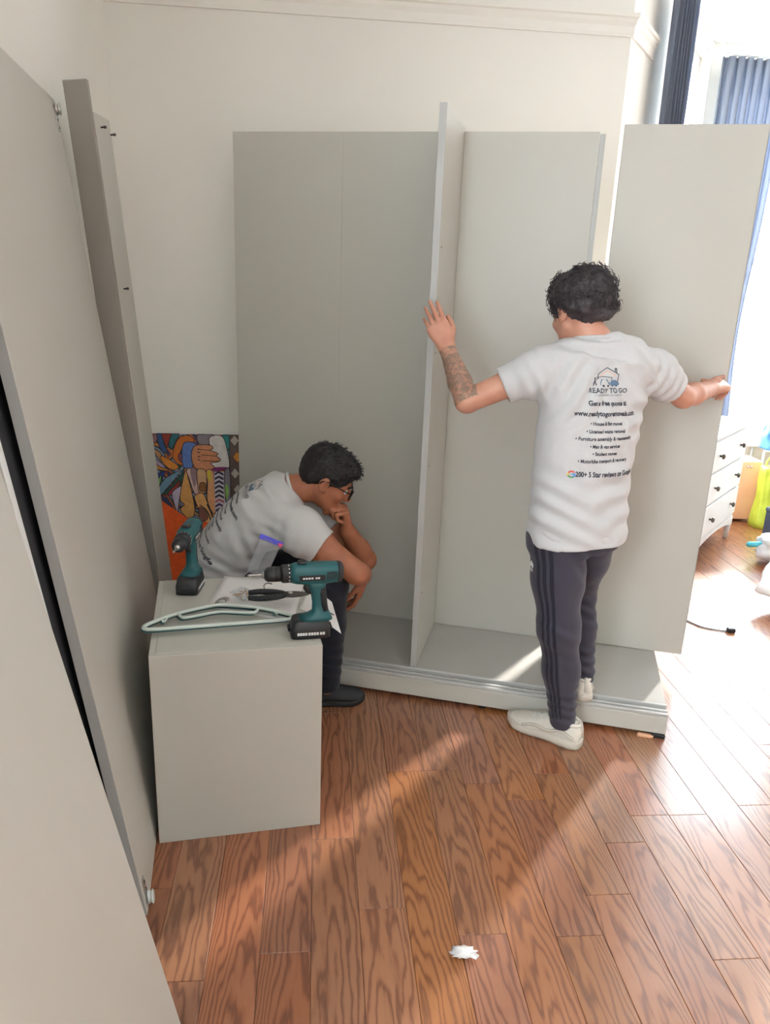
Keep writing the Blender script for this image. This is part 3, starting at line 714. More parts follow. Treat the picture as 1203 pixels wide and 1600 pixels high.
# the pale cup and the hand around it
patch([(695, 40), (840, 20), (900, 200), (915, 400), (800, 440), (650, 430), (700, 200)], (216, 212, 208), K)
patch([(650, 420), (780, 395), (915, 400), (820, 440), (720, 440)], (128, 44, 100), None)
patch([(500, 170), (560, 130), (700, 130), (735, 170), (700, 190), (790, 230), (770, 260), (815, 300), (790, 330), (700, 350), (745, 395), (700, 430), (600, 440), (510, 400), (480, 280)], (206, 138, 98), K)
for a, b in (((580, 185), (720, 195)), ((600, 250), (775, 262)), ((600, 320), (790, 325))):
    patch([(a[0], a[1] - 4), (b[0], b[1] - 4), (b[0], b[1] + 4), (a[0], a[1] + 4)], K, None, smooth=False)
for y_ in (180, 220, 270, 310):
    patch([(555, y_ - 9), (590, y_ + 2), (556, y_ + 9)], K, None, smooth=False)
# flowing sleeve and robe
patch([(0, 450), (90, 480), (170, 450), (120, 560), (30, 600), (0, 560)], (44, 66, 140), K)
patch([(20, 640), (80, 560), (120, 500), (110, 600), (50, 700)], (132, 190, 110), K)
patch([(60, 720), (150, 560), (280, 470), (360, 440), (270, 560), (170, 680), (100, 760)], (112, 152, 176), K)
patch([(130, 740), (240, 620), (360, 480), (390, 480), (350, 600), (240, 720)], (42, 92, 76), K)
patch([(180, 740), (260, 640), (340, 560), (320, 640), (240, 740)], (158, 62, 60), K)
patch([(250, 820), (240, 720), (300, 660), (360, 640), (330, 760), (310, 880), (290, 960)], (196, 184, 206), K)
patch([(370, 560), (410, 440), (440, 560), (470, 700), (500, 900), (480, 1010), (420, 1040), (330, 930), (380, 860), (330, 800)], (222, 162, 92), K)
patch([(420, 430), (520, 430), (540, 600), (560, 760), (500, 720), (450, 560)], (212, 178, 168), K)
patch([(460, 430), (530, 430), (530, 560), (500, 640)], (150, 122, 128), None)
patch([(545, 430), (640, 440), (650, 600), (640, 700), (560, 720), (540, 560)], (206, 164, 120), K)
patch([(570, 600), (630, 590), (640, 680), (570, 690)], (150, 98, 56), K)
patch([(650, 440), (730, 450), (740, 640), (760, 860), (720, 980), (650, 800), (660, 600)], (222, 160, 110), K)
patch([(660, 450), (700, 450), (700, 560), (672, 560)], (206, 186, 60), None)
patch([(500, 760), (600, 720), (660, 860), (700, 1000), (690, 1090), (600, 1060), (540, 900)], (226, 170, 104), K)
patch([(550, 900), (620, 930), (650, 1040), (560, 1060)], (132, 84, 74), K)
for (a, b, c_) in (((560, 870), (640, 940), (690, 1080)), ((640, 860), (690, 960), (720, 1080))):
    patch([a, (a[0] + 12, a[1] - 4), (b[0] + 12, b[1]), (c_[0] + 10, c_[1]), (c_[0] - 4, c_[1]), (b[0] - 6, b[1])], (40, 28, 34), None)
patch([(740, 450), (860, 450), (860, 960), (740, 960)], (208, 200, 206), None, smooth=False)
for q in range(9):
    y_ = 440 + q * 57; c_ = (178, 96, 104) if q == 6 else ((70, 54, 100) if q > 6 else (46, 48, 70))
    patch([(745, y_ + 30), (792, y_), (848, y_ + 30), (848, y_ + 58), (792, y_ + 28), (745, y_ + 58)], c_, None, smooth=False)
patch([(865, 440), (925, 440), (925, 860), (880, 860), (860, 640)], (134, 130, 140), K)
patch([(865, 640), (890, 600), (910, 700), (880, 800)], (150, 200, 110), None)
# orange lower corner
patch([(0, 735), (230, 900), (480, 1080), (760, 1080), (1480, 1080), (1480, 2080), (0, 2080)], (240, 98, 40), None, smooth=False)

img = mobj('painted_image', PV, PF, PMATS, PA); img.data.polygons.foreach_set('material_index', PI); img.data.update()
# ------------------------------------------------------------------ smooth-blended bodies: distance field -> surface net
class Field:
    def __init__(s, lo, hi, h):
        s.lo = np.array(lo, np.float64); s.h = h
        s.n = np.ceil((np.array(hi) - s.lo) / h).astype(int) + 1
        s.F = np.full(s.n, 1.0, np.float32)
        s.ax = [(s.lo[i] + h * np.arange(s.n[i])).astype(np.float32) for i in range(3)]
    def sub(s, lo, hi, pad):
        sl = []
        for i in range(3):
            a = int(max(0, math.floor((lo[i] - pad - s.lo[i]) / s.h))); b = int(min(s.n[i], math.ceil((hi[i] + pad - s.lo[i]) / s.h) + 1))
            if b <= a: return None
            sl.append(slice(a, b))
        return tuple(sl)
    def apply(s, lo, hi, fn, k, mode):
        sl = s.sub(lo, hi, k + 4 * s.h)
        if sl is None: return
        X = s.ax[0][sl[0]][:, None, None]; Y = s.ax[1][sl[1]][None, :, None]; Z = s.ax[2][sl[2]][None, None, :]
        d = fn(X, Y, Z).astype(np.float32); F = s.F[sl]
        if mode == 'sub': F = -F
        if k > 0:
            hh = np.maximum(k - np.abs(F - d), 0) / k; r = np.minimum(F, d) - hh * hh * k * 0.25
        else: r = np.minimum(F, d)
        s.F[sl] = -r if mode == 'sub' else r
    def cone(s, a, b, ra, rb, k=0.01, mode='add'):
        a = np.array(a, np.float64); b = np.array(b, np.float64); ab = b - a; L2 = float(ab @ ab) + 1e-12; m_ = max(ra, rb)
        def fn(X, Y, Z):
            t = np.clip(((X - a[0]) * ab[0] + (Y - a[1]) * ab[1] + (Z - a[2]) * ab[2]) / L2, 0, 1)
            return np.sqrt((X - a[0] - t * ab[0]) ** 2 + (Y - a[1] - t * ab[1]) ** 2 + (Z - a[2] - t * ab[2]) ** 2) - (ra + t * (rb - ra))
        s.apply(np.minimum(a, b) - m_, np.maximum(a, b) + m_, fn, k, mode)
    def chain(s, pts, rad, k=0.01):
        for i in range(len(pts) - 1): s.cone(pts[i], pts[i + 1], rad[i], rad[i + 1], k)
    def ell(s, c, r, axes=None, k=0.01, mode='add'):
        c = np.array(c, np.float64); A = np.array(axes if axes is not None else np.eye(3), np.float64); m_ = max(r)
        def fn(X, Y, Z):
            dx, dy, dz = X - c[0], Y - c[1], Z - c[2]; k0 = 0; k1 = 0
            for i in range(3):
                q = (dx * A[i][0] + dy * A[i][1] + dz * A[i][2]) / r[i]; k0 = k0 + q * q; k1 = k1 + (q / r[i]) ** 2
            k0 = np.sqrt(k0); return k0 * (k0 - 1) / np.maximum(np.sqrt(k1), 1e-6)
        s.apply(c - m_, c + m_, fn, k, mode)
    def loft(s, nodes, k=0.015, mode='add', e=2.4, caps=True):
        """nodes: (centre, side vector, half side, front vector, half front)"""
        C = [np.array(n[0], np.float64) for n in nodes]; m_ = max(max(n[2], n[4]) for n in nodes)
        lo = np.min(C, axis=0) - m_; hi = np.max(C, axis=0) + m_
        tols = [0.0] * len(nodes)                        # joints of a bent spine overlap a little so that no wedge opens
        for i in range(1, len(nodes) - 1):
            v0 = C[i] - C[i - 1]; v1 = C[i + 1] - C[i]; ca = float(v0 @ v1) / (np.linalg.norm(v0) * np.linalg.norm(v1))
            tols[i] = max(nodes[i][2], nodes[i][4]) * math.tan(math.acos(min(1, max(-1, ca))) / 2) * 1.2 + 0.003
        def fn(X, Y, Z):
            best = None
            for i in range(len(nodes) - 1):
                a, b = C[i], C[i + 1]; ab = b - a; L = np.linalg.norm(ab); ax_ = ab / L
                tt = ((X - a[0]) * ab[0] + (Y - a[1]) * ab[1] + (Z - a[2]) * ab[2]) / (L * L); t = np.clip(tt, 0, 1)
                c = [a[j] + t * ab[j] for j in range(3)]
                u0, u1 = np.array(nodes[i][1]), np.array(nodes[i + 1][1]); w0, w1 = np.array(nodes[i][3]), np.array(nodes[i + 1][3])
                x = (X - c[0]) * (u0[0] + t * (u1 - u0)[0]) + (Y - c[1]) * (u0[1] + t * (u1 - u0)[1]) + (Z - c[2]) * (u0[2] + t * (u1 - u0)[2])
                y = (X - c[0]) * (w0[0] + t * (w1 - w0)[0]) + (Y - c[1]) * (w0[1] + t * (w1 - w0)[1]) + (Z - c[2]) * (w0[2] + t * (w1 - w0)[2])
                A_ = nodes[i][2] + t * (nodes[i + 1][2] - nodes[i][2]); B_ = nodes[i][4] + t * (nodes[i + 1][4] - nodes[i][4])
                q = ((np.abs(x) / A_) ** e + (np.abs(y) / B_) ** e) ** (1 / e)
                d = (q - 1) * np.minimum(A_, B_)
                ez = (tt - t) * L; ez = np.abs(ez)
                ez = np.maximum(ez - np.where(tt < 0, tols[i], tols[i + 1]), 0)
                d = np.where(ez > 0, np.where(d > 0, np.sqrt(d * d + ez * ez), np.maximum(d, ez)), d)
                best = d if best is None else np.minimum(best, d)
            return best
        s.apply(lo, hi, fn, k, mode)
    def cut(s, p, n, box=None):
        """keep the side opposite to n (remove points with (x-p).n > 0) within an optional world box"""
        p = np.array(p, np.float64); n = np.array(n, np.float64); n = n / np.linalg.norm(n)
        lo, hi = box if box else (s.lo, s.lo + s.h * s.n)
        sl = s.sub(lo, hi, 0)
        if sl is None: return
        X = s.ax[0][sl[0]][:, None, None]; Y = s.ax[1][sl[1]][None, :, None]; Z = s.ax[2][sl[2]][None, None, :]
        d = ((X - p[0]) * n[0] + (Y - p[1]) * n[1] + (Z - p[2]) * n[2]).astype(np.float32)
        s.F[sl] = np.maximum(s.F[sl], d)
    def mesh(s):
        F = s.F; S = F < 0; nx, ny, nz = F.shape
        cnt = np.zeros((nx - 1, ny - 1, nz - 1), np.int8)
        for i in (0, 1):
            for j in (0, 1):
                for k in (0, 1): cnt += S[i:nx - 1 + i, j:ny - 1 + j, k:nz - 1 + k]
        act = (cnt > 0) & (cnt < 8); cells = np.argwhere(act); idx = np.full(act.shape, -1, np.int32); idx[act] = np.arange(len(cells))
        acc = np.zeros((len(cells), 3)); num = np.zeros(len(cells))
        cor = [(0, 0, 0), (1, 0, 0), (0, 1, 0), (1, 1, 0), (0, 0, 1), (1, 0, 1), (0, 1, 1), (1, 1, 1)]
        val = [F[cells[:, 0] + c[0], cells[:, 1] + c[1], cells[:, 2] + c[2]].astype(np.float64) for c in cor]
        for a, b in ((0, 1), (2, 3), (4, 5), (6, 7), (0, 2), (1, 3), (4, 6), (5, 7), (0, 4), (1, 5), (2, 6), (3, 7)):
            m_ = (val[a] < 0) != (val[b] < 0); t = np.where(m_, val[a] / np.where(m_, val[a] - val[b], 1), 0)
            pa, pb = np.array(cor[a], float), np.array(cor[b], float)
            acc += np.where(m_[:, None], pa + t[:, None] * (pb - pa), 0); num += m_
        V = s.lo + s.h * (cells + acc / num[:, None])
        Q = []
        for axis in range(3):
            o1, o2 = (axis + 1) % 3, (axis + 2) % 3
            A = [slice(None)] * 3; B = [slice(None)] * 3; A[axis] = slice(0, -1); B[axis] = slice(1, None)
            for o in (o1, o2): A[o] = slice(1, -1); B[o] = slice(1, -1)
            sa, sb = S[tuple(A)], S[tuple(B)]; e = np.argwhere(sa != sb); inside_a = sa[e[:, 0], e[:, 1], e[:, 2]]
            base = e.copy(); base[:, o1] += 1; base[:, o2] += 1
            def cid(d1, d2):
                q = base.copy(); q[:, o1] -= d1; q[:, o2] -= d2; return idx[q[:, 0], q[:, 1], q[:, 2]]
            q = np.stack([cid(1, 1), cid(0, 1), cid(0, 0), cid(1, 0)], 1)
            q[~inside_a] = q[~inside_a][:, ::-1]; Q.append(q)
        Q = np.concatenate(Q); Q = Q[(Q >= 0).all(1)]
        return V, Q
def vnormals(V, Q):
    n = np.cross(V[Q[:, 2]] - V[Q[:, 0]], V[Q[:, 3]] - V[Q[:, 1]]); N = np.zeros_like(V)
    for i in range(4): np.add.at(N, Q[:, i], n)
    return N / np.maximum(np.linalg.norm(N, axis=1, keepdims=True), 1e-12)
def relax(V, Q, it=2, lam=0.5):
    E_ = np.concatenate([Q[:, [0, 1]], Q[:, [1, 2]], Q[:, [2, 3]], Q[:, [3, 0]]]); E_ = np.concatenate([E_, E_[:, ::-1]])
    cnt = np.bincount(E_[:, 0], minlength=len(V))[:, None]
    for _ in range(it):
        S_ = np.stack([np.bincount(E_[:, 0], weights=V[E_[:, 1], j], minlength=len(V)) for j in range(3)], 1)
        V = V + lam * (S_ / np.maximum(cnt, 1) - V)
    return V
def npmesh(name, V, Q, m, parent=None, origin=(0, 0, 0)):
    me = bpy.data.meshes.new(name); V = V - np.array(origin)
    me.vertices.add(len(V)); me.vertices.foreach_set('co', V.astype(np.float32).ravel())
    me.loops.add(Q.size); me.loops.foreach_set('vertex_index', Q.astype(np.int32).ravel())
    me.polygons.add(len(Q)); me.polygons.foreach_set('loop_start', np.arange(0, Q.size, 4, dtype=np.int32)); me.polygons.foreach_set('loop_total', np.full(len(Q), 4, np.int32))
    me.polygons.foreach_set('use_smooth', np.ones(len(Q), bool)); me.materials.append(m); me.update(calc_edges=True); me.validate()
    o = bpy.data.objects.new(name, me)
    return link(o, parent)
def folds(V, Q, specs, noise_amp=0.0, noise_scale=9.0, seed=0.0):
    """cloth folds: specs = (centre, direction across the fold, wavelength, reach, amplitude); displaced along the normal"""
    N = vnormals(V, Q); D = np.zeros(len(V))
    for c, d, lam, reach, amp in specs:
        c = np.array(c); d = np.array(d, float); d /= np.linalg.norm(d); r = V - c
        w_ = np.exp(-(r * r).sum(1) / (reach * reach)); D += amp * w_ * np.sin(2 * math.pi * (r @ d) / lam + 1.3 * np.sin(r.sum(1) * 14))
    if noise_amp:
        D += noise_amp * np.array([mnoise.noise(Vector((v[0] * noise_scale + seed, v[1] * noise_scale, v[2] * noise_scale * 0.6))) for v in V])
    return V + N * D[:, None]
def bvh_of(o):
    me = o.data; return BVHTree.FromPolygons([v.co.copy() for v in me.vertices], [tuple(p.vertices) for p in me.polygons])
# ------------------------------------------------------------------ people
def skin_mat(name, c, c2, tattoo=None):
    m = NT(name); tc_ = m.n('ShaderNodeTexCoord')
    n_ = m.n('ShaderNodeTexNoise', Vector=tc_.outputs['Object'], Scale=14.0, Detail=4.0)
    col = m.mix(m.n('ShaderNodeMapRange', Value=n_.outputs[0], _1=0.35, _2=0.65).outputs[0], c, c2)
    at = m.n('ShaderNodeAttribute', {'attribute_name': 'ink'})
    tn = m.n('ShaderNodeTexNoise', Vector=tc_.outputs['Object'], Scale=38.0, Detail=2.0, Distortion=1.5)
    tf = m.math('MULTIPLY', at.outputs['Fac'], m.n('ShaderNodeMapRange', Value=tn.outputs[0], _1=0.36, _2=0.56, _3=0.25, _4=0.85).outputs[0])
    col = m.mix(tf, col, tattoo or (0.12, 0.10, 0.085, 1))
    m.set(m.bsdf.inputs['Base Color'], col); m.bsdf.inputs['Roughness'].default_value = 0.5
    m.bsdf.inputs['Subsurface Weight'].default_value = 0.08; m.bsdf.inputs['Subsurface Radius'].default_value = (0.012, 0.005, 0.003)
    f_ = m.n('ShaderNodeTexNoise', Vector=tc_.outputs['Object'], Scale=260.0, Detail=2.0); m.bump(f_.outputs[0], 0.12, 0.001)
    return m.mat
def cloth_mat(name, c, bump=0.25, rough=0.85, scale=900.0):
    m = NT(name); tc_ = m.n('ShaderNodeTexCoord')
    n_ = m.n('ShaderNodeTexNoise', Vector=tc_.outputs['Object'], Scale=scale, Detail=2.0)
    n2_ = m.n('ShaderNodeTexNoise', Vector=tc_.outputs['Object'], Scale=22.0, Detail=3.0, Distortion=0.8)
    k = m.n('ShaderNodeMapRange', Value=n_.outputs[0], _1=0.3, _2=0.7, _3=0.93, _4=1.06)
    cc = m.n('ShaderNodeVectorMath', {'operation': 'SCALE'}, _0=c[:3]); m.set(cc.inputs['Scale'], k.outputs[0]); m.set(m.bsdf.inputs['Base Color'], cc.outputs[0])
    m.bsdf.inputs['Roughness'].default_value = rough; m.bsdf.inputs['Specular IOR Level'].default_value = 0.25
    m.bsdf.inputs['Sheen Weight'].default_value = 0.15
    m.bump(m.math('ADD', m.math('MULTIPLY', n2_.outputs[0], 1.0), m.math('MULTIPLY', n_.outputs[0], 0.12)), bump, 0.006)
    return m.mat
M['tee'] = cloth_mat('white_cotton', srgb(202, 202, 202))
M['jogger'] = cloth_mat('charcoal_jersey', srgb(66, 64, 76), 0.2)
M['jogger_stripe'] = cloth_mat('dark_stripe', srgb(38, 38, 48), 0.1)
M['navy'] = cloth_mat('black_denim', srgb(30, 34, 44), 0.2)
M['hair'] = mat('black_hair', srgb(17, 17, 21), 0.6, var=0.25, vscale=60, bump=0.8, bscale=160)
M['hair2'] = mat('dark_brown_hair', srgb(58, 52, 55), 0.6, var=0.25, vscale=50, bump=0.8, bscale=140)
M['skin_a'] = skin_mat('fair_skin', srgb(206, 152, 128), srgb(194, 136, 114), srgb(120, 106, 92))
M['skin_b'] = skin_mat('brown_skin', srgb(176, 114, 84), srgb(160, 98, 70))
M['eye'] = mat('eye_white', srgb(225, 222, 218), 0.25, var=0.01); M['iris'] = mat('dark_iris', srgb(40, 26, 20), 0.2)
M['shoe_white'] = mat('cream_leather', srgb(226, 220, 208), 0.55, var=0.05, vscale=25, bump=0.2, bscale=300)
M['shoe_sole'] = mat('cream_sole', srgb(206, 199, 186), 0.6, var=0.04)
M['shoe_black'] = mat('black_knit', srgb(44, 46, 50), 0.75, var=0.12, vscale=60, bump=0.3, bscale=500)
M['sole_black'] = mat('black_sole', srgb(34, 36, 38), 0.7, var=0.1)
M['frame_black'] = mat('black_acetate', srgb(18, 18, 20), 0.25, var=0.05)
V3 = lambda *a: Vector(a)
def A3(v): return np.array(v, float)

def head_sdf(F, c, fw, up, neck_to, neck_r=0.054):
    fw = Vector(fw).normalized(); up = (Vector(up) - fw * Vector(up).dot(fw)).normalized(); rt = fw.cross(up)
    P = lambda f, r, u: A3(c + fw * f + rt * r + up * u); ax_ = [A3(rt), A3(fw), A3(up)]
    F.cone(P(-0.028, 0, -0.055), neck_to, neck_r * 0.94, neck_r * 1.08, 0.02)
    F.ell(P(-0.012, 0, 0.032), (0.074, 0.096, 0.084), ax_, 0.02)
    F.ell(P(0.026, 0, -0.035), (0.060, 0.066, 0.080), ax_, 0.025)
    for s in (-1, 1):
        F.cone(P(0.0, s * 0.052, -0.050), P(0.062, s * 0.014, -0.098), 0.018, 0.017, 0.02)
        F.cone(P(0.080, s * 0.008, 0.016), P(0.068, s * 0.048, 0.012), 0.011, 0.010, 0.012)
        F.ell(P(0.060, s * 0.038, -0.030), (0.022, 0.024, 0.020), ax_, 0.02)
    F.cone(P(0.068, -0.012, -0.100), P(0.068, 0.012, -0.100), 0.017, 0.017, 0.02)
    for s in (-1, 1): F.ell(P(0.094, s * 0.031, -0.006), (0.016, 0.018, 0.011), ax_, 0.010, 'sub')
    F.cone(P(0.086, 0, 0.008), P(0.110, 0, -0.034), 0.009, 0.012, 0.010)
    for s in (-1, 1): F.ell(P(0.098, s * 0.013, -0.040), (0.008, 0.010, 0.008), ax_, 0.006)
    F.ell(P(0.090, 0, -0.064), (0.023, 0.010, 0.0055), ax_, 0.005); F.ell(P(0.088, 0, -0.075), (0.020, 0.010, 0.0065), ax_, 0.005)
    F.ell(P(0.098, 0, -0.0695), (0.020, 0.008, 0.0016), ax_, 0.002, 'sub')
    for s in (-1, 1):
        rr = (ax_[0] * 0.92 + s * -0.38 * ax_[1]); rr /= np.linalg.norm(rr); ff = np.cross(A3(up), rr)
        F.ell(P(-0.012, s * 0.077, -0.010), (0.010, 0.021, 0.032), [rr, ff, A3(up)], 0.006)
        F.ell(P(-0.004, s * 0.084, -0.008), (0.006, 0.010, 0.018), [rr, ff, A3(up)], 0.004, 'sub')
        F.ell(P(0.000, s * 0.073, -0.034), (0.007, 0.009, 0.010), ax_, 0.006)
    return fw, rt, up, P
def eyes(parent, P, fw, org):
    for s in (-1, 1):
        p = Vector(P(0.076, s * 0.031, -0.006)) - Vector(org)
        bm = bmesh.new(); bmesh.ops.create_uvsphere(bm, u_segments=14, v_segments=10, radius=0.0122); e = bobj('eye', bm, M['eye'], parent, True, p)
        lathe('iris', [(0.0055, 0), (0.005, 0.0012), (0.002, 0.0018)], M['iris'], e, axis=fw, org=Vector(fw) * 0.0112, n=14)

def hand_sdf(F, wr, d, n, hd, curls, thumb, spread=0.10, size=1.0):
    """wr wrist, d towards the fingers, n out of the palm, hd +1/-1 picks the thumb side; curls: per finger 3 bend angles (deg)"""
    d = Vector(d).normalized(); n = (Vector(n) - d * Vector(n).dot(d)).normalized(); t = d.cross(n) * hd; wr = Vector(wr); z = size
    F.loft([(A3(wr - d * 0.012), A3(t), 0.027 * z, A3(n), 0.020 * z), (A3(wr + d * 0.02 * z), A3(t), 0.032 * z, A3(n), 0.019 * z), (A3(wr + d * 0.055 * z), A3(t), 0.040 * z, A3(n), 0.016 * z), (A3(wr + d * 0.086 * z), A3(t), 0.041 * z, A3(n), 0.0125 * z)], 0.012, e=2.6)
    lens = ((0.043, 0.027, 0.022), (0.047, 0.030, 0.023), (0.043, 0.028, 0.022), (0.033, 0.021, 0.020)); offs = (0.030, 0.0105, -0.0095, -0.028); base = (0.082, 0.086, 0.083, 0.075)
    for i in range(4):
        p = wr + d * base[i] * z + t * offs[i] * z; a = 0.0; dd0 = (d + t * spread * (1.2 - 0.8 * i)).normalized(); r = (0.0092, 0.0094, 0.0090, 0.0080)[i] * z
        F.cone(A3(p - d * 0.02), A3(p), r * 1.05, r * 1.05, 0.006)
        for j in range(3):
            a += math.radians(curls[i][j]); dd = (dd0 * math.cos(a) + n * math.sin(a)).normalized(); q = p + dd * lens[i][j] * z
            F.cone(A3(p), A3(q), r * (1 - 0.08 * j), r * (0.92 - 0.09 * j), 0.0015 if j else 0.004); p = q
    p = wr + d * 0.022 * z + t * 0.024 * z + n * 0.004
    th = [(t * thumb[0][0] + d * thumb[0][1] + n * thumb[0][2]).normalized(), (t * thumb[1][0] + d * thumb[1][1] + n * thumb[1][2]).normalized(), (t * thumb[2][0] + d * thumb[2][1] + n * thumb[2][2]).normalized()]
    for j, (L, r0, r1) in enumerate(((0.038, 0.0150, 0.0115), (0.032, 0.0112, 0.0098), (0.025, 0.0096, 0.0078))):
        q = p + th[j] * L * z; F.cone(A3(p), A3(q), r0 * z, r1 * z, 0.010 if j == 0 else 0.003); p = q

def shoe(parent, heel, toe_dir, L, upper, sole, laces, pitch=0.0, org=(0, 0, 0), style='chunky', tall=1.0, wide=1.0):
    x_ = Vector(toe_dir).normalized(); y_ = Vector((0, 0, 1)).cross(x_).normalized()
    x_ = (x_ * math.cos(pitch) - Vector((0, 0, 1)) * math.sin(pitch)).normalized(); z_ = x_.cross(y_)
    k = L / 0.29; base = Vector(heel) - Vector(org); W = lambda x, y, z: base + x_ * x * k + y_ * y * k * wide + z_ * z * k * tall
    prof = [(-0.008, 0.022, 0.062), (-0.002, 0.030, 0.078), (0.014, 0.035, 0.087), (0.05, 0.037, 0.088), (0.08, 0.038, 0.090), (0.105, 0.039, 0.087), (0.135, 0.042, 0.077), (0.17, 0.046, 0.066), (0.205, 0.048, 0.058), (0.24, 0.044, 0.052), (0.265, 0.034, 0.045), (0.280, 0.020, 0.037), (0.286, 0.008, 0.030)]
    rs = []
    for x, w_, top in prof:
        zc = (0.016 + top) / 2; rs.append([W(x, math.copysign(abs(math.cos(t)) ** (2 / 2.5), math.cos(t)) * w_ * (1.0 if math.sin(t) < 0 else 0.86), zc + math.copysign(abs(math.sin(t)) ** (2 / 2.3), math.sin(t)) * (top - 0.016) / 2) for t in [2 * math.pi * i / 24 for i in range(24)]])
    V, F = loft_mesh(rs); up_ = fixn(mobj('shoe', V, F, upper, parent, True))
    sp = [(-0.012, 0.018), (-0.004, 0.031), (0.02, 0.038), (0.06, 0.038), (0.10, 0.037), (0.14, 0.041), (0.18, 0.047), (0.22, 0.048), (0.25, 0.042), (0.275, 0.028), (0.291, 0.010)]
    th = 0.030 if style == 'chunky' else 0.022; rs = []
    for i, (x, w_) in enumerate(sp):
        lift = max(0, (x - 0.20)) ** 2 * 1.4; wob = 0.003 * math.sin(x * 130) if style == 'chunky' else 0
        rs.append([W(x, a_ * (w_ + wob), b_) for a_, b_ in ((-0.96, 0.0 + lift), (-1.06, th * 0.35 + lift), (-1.04, th * 0.75 + lift), (-0.94, th + lift), (0.94, th + lift), (1.04, th * 0.75 + lift), (1.06, th * 0.35 + lift), (0.96, 0.0 + lift))])
    V, F = loft_mesh(rs); fixn(mobj('sole', V, F, sole, up_, True))
    # opening collar, tongue, laces
    tube('collar', [W(0.048 + 0.046 * math.cos(a), 0.030 * math.sin(a), 0.087 + 0.006 * math.cos(a)) for a in [2 * math.pi * i / 20 for i in range(20)]], 0.0075 * k, upper, up_, 8, True)
    V, F = loft_mesh([[W(x, s * 0.016, z) for s, z in ((-1, z0), (0, z0 + 0.004), (1, z0), (0, z0 - 0.003))] for x, z0 in ((0.092, 0.100), (0.12, 0.084), (0.155, 0.070), (0.18, 0.061))]); fixn(mobj('tongue', V, F, upper, up_, True))
    for i in range(5):
        x = 0.108 + i * 0.017; z0 = 0.088 - i * 0.0062
        tube('lace', [W(x, -0.024, z0 - 0.010), W(x + 0.004, -0.010, z0 + 0.002), W(x + 0.006, 0.010, z0 + 0.002), W(x + 0.002, 0.024, z0 - 0.010)], 0.0026 * k, laces, up_, 6)
    if style == 'chunky':
        for s in (-1, 1):
            pts = catmull([(0.01, s * 0.0375, 0.040), (0.06, s * 0.0395, 0.058), (0.11, s * 0.0415, 0.044), (0.165, s * 0.0485, 0.052), (0.21, s * 0.0500, 0.038)], 6)
            tube('side_overlay', [W(*p) for p in pts], 0.0055 * k, sole, up_, 6)
        tube('heel_tab', [W(-0.010, 0, 0.040), W(-0.006, 0, 0.070), W(0.002, 0, 0.094)], 0.007 * k, sole, up_, 8)
    return up_

# printing on cloth ---------------------------------------------------------------
def text_vf(txt, size, bold=0.0, sx=1.0, align='CENTER'):
    cu = bpy.data.curves.new('txt', 'FONT'); cu.body = txt; cu.size = size; cu.align_x = align; cu.offset = bold * size; cu.resolution_u = 3
    ob = bpy.data.objects.new('txt', cu); COL.objects.link(ob)
    dg = bpy.context.evaluated_depsgraph_get(); me = bpy.data.meshes.new_from_object(ob.evaluated_get(dg))
    V = [(v.co.x * sx, v.co.y) for v in me.vertices]; F = [tuple(p.vertices) for p in me.polygons]
    bpy.data.objects.remove(ob); bpy.data.curves.remove(cu); bpy.data.meshes.remove(me)
    return V, F
def poly_vf(pts): return [tuple(p) for p in pts], [tuple(range(len(pts)))]
def line_vf(pts, w_, closed=False):
    V, F = [], []; n = len(pts)
    for i in range(n if closed else n - 1):
        a = Vector(pts[i]); b = Vector(pts[(i + 1) % n]); t = (b - a).normalized(); nn = Vector((-t.y, t.x)) * w_ / 2; o_ = len(V)
        a = a - t * w_ * 0.3; b = b + t * w_ * 0.3
        k = max(1, int((b - a).length / 0.012))
        for q in range(k + 1):
            p = a + (b - a) * q / k; V += [tuple(p + nn), tuple(p - nn)]
        for q in range(k): F.append((o_ + 2 * q, o_ + 2 * q + 1, o_ + 2 * q + 3, o_ + 2 * q + 2))
    return V, F
def print_layer(name, bvh, org, rt, up, into, items, m, parent, lift=0.0012):
    """items: list of (V2, F, (dx, dy)); laid on the cloth by casting along `into`"""
    VV, FF = [], []
    for V, F, (dx, dy) in items:
        o_ = len(VV); ok = True; tmp = []
        for x, y in V:
            p = org + rt * (x + dx) + up * (y + dy); h = bvh.ray_cast(p - into * 0.5, into, 1.2)
            if h[0] is None: tmp.append(tmp[-1] if tmp else p); ok = ok and bool(tmp); continue
            tmp.append(h[0] + h[1] * lift)
        VV += tmp; FF += [tuple(i + o_ for i in f) for f in F]
    o = mobj(name, VV, FF, m, parent); fixn(o)
    return o
M['p_ink'] = mat('print_ink', srgb(58, 60, 70), 0.8, var=0.05); M['p_blue'] = mat('print_blue', srgb(96, 122, 146), 0.8, var=0.1)
M['p_orange'] = mat('print_orange', srgb(226, 168, 140), 0.8); M['g_red'] = mat('print_red', srgb(216, 92, 76), 0.8); M['g_yel'] = mat('print_yellow', srgb(236, 196, 96), 0.8)
M['g_grn'] = mat('print_green', srgb(92, 158, 104), 0.8); M['g_blu'] = mat('print_light_blue', srgb(96, 148, 216), 0.8)
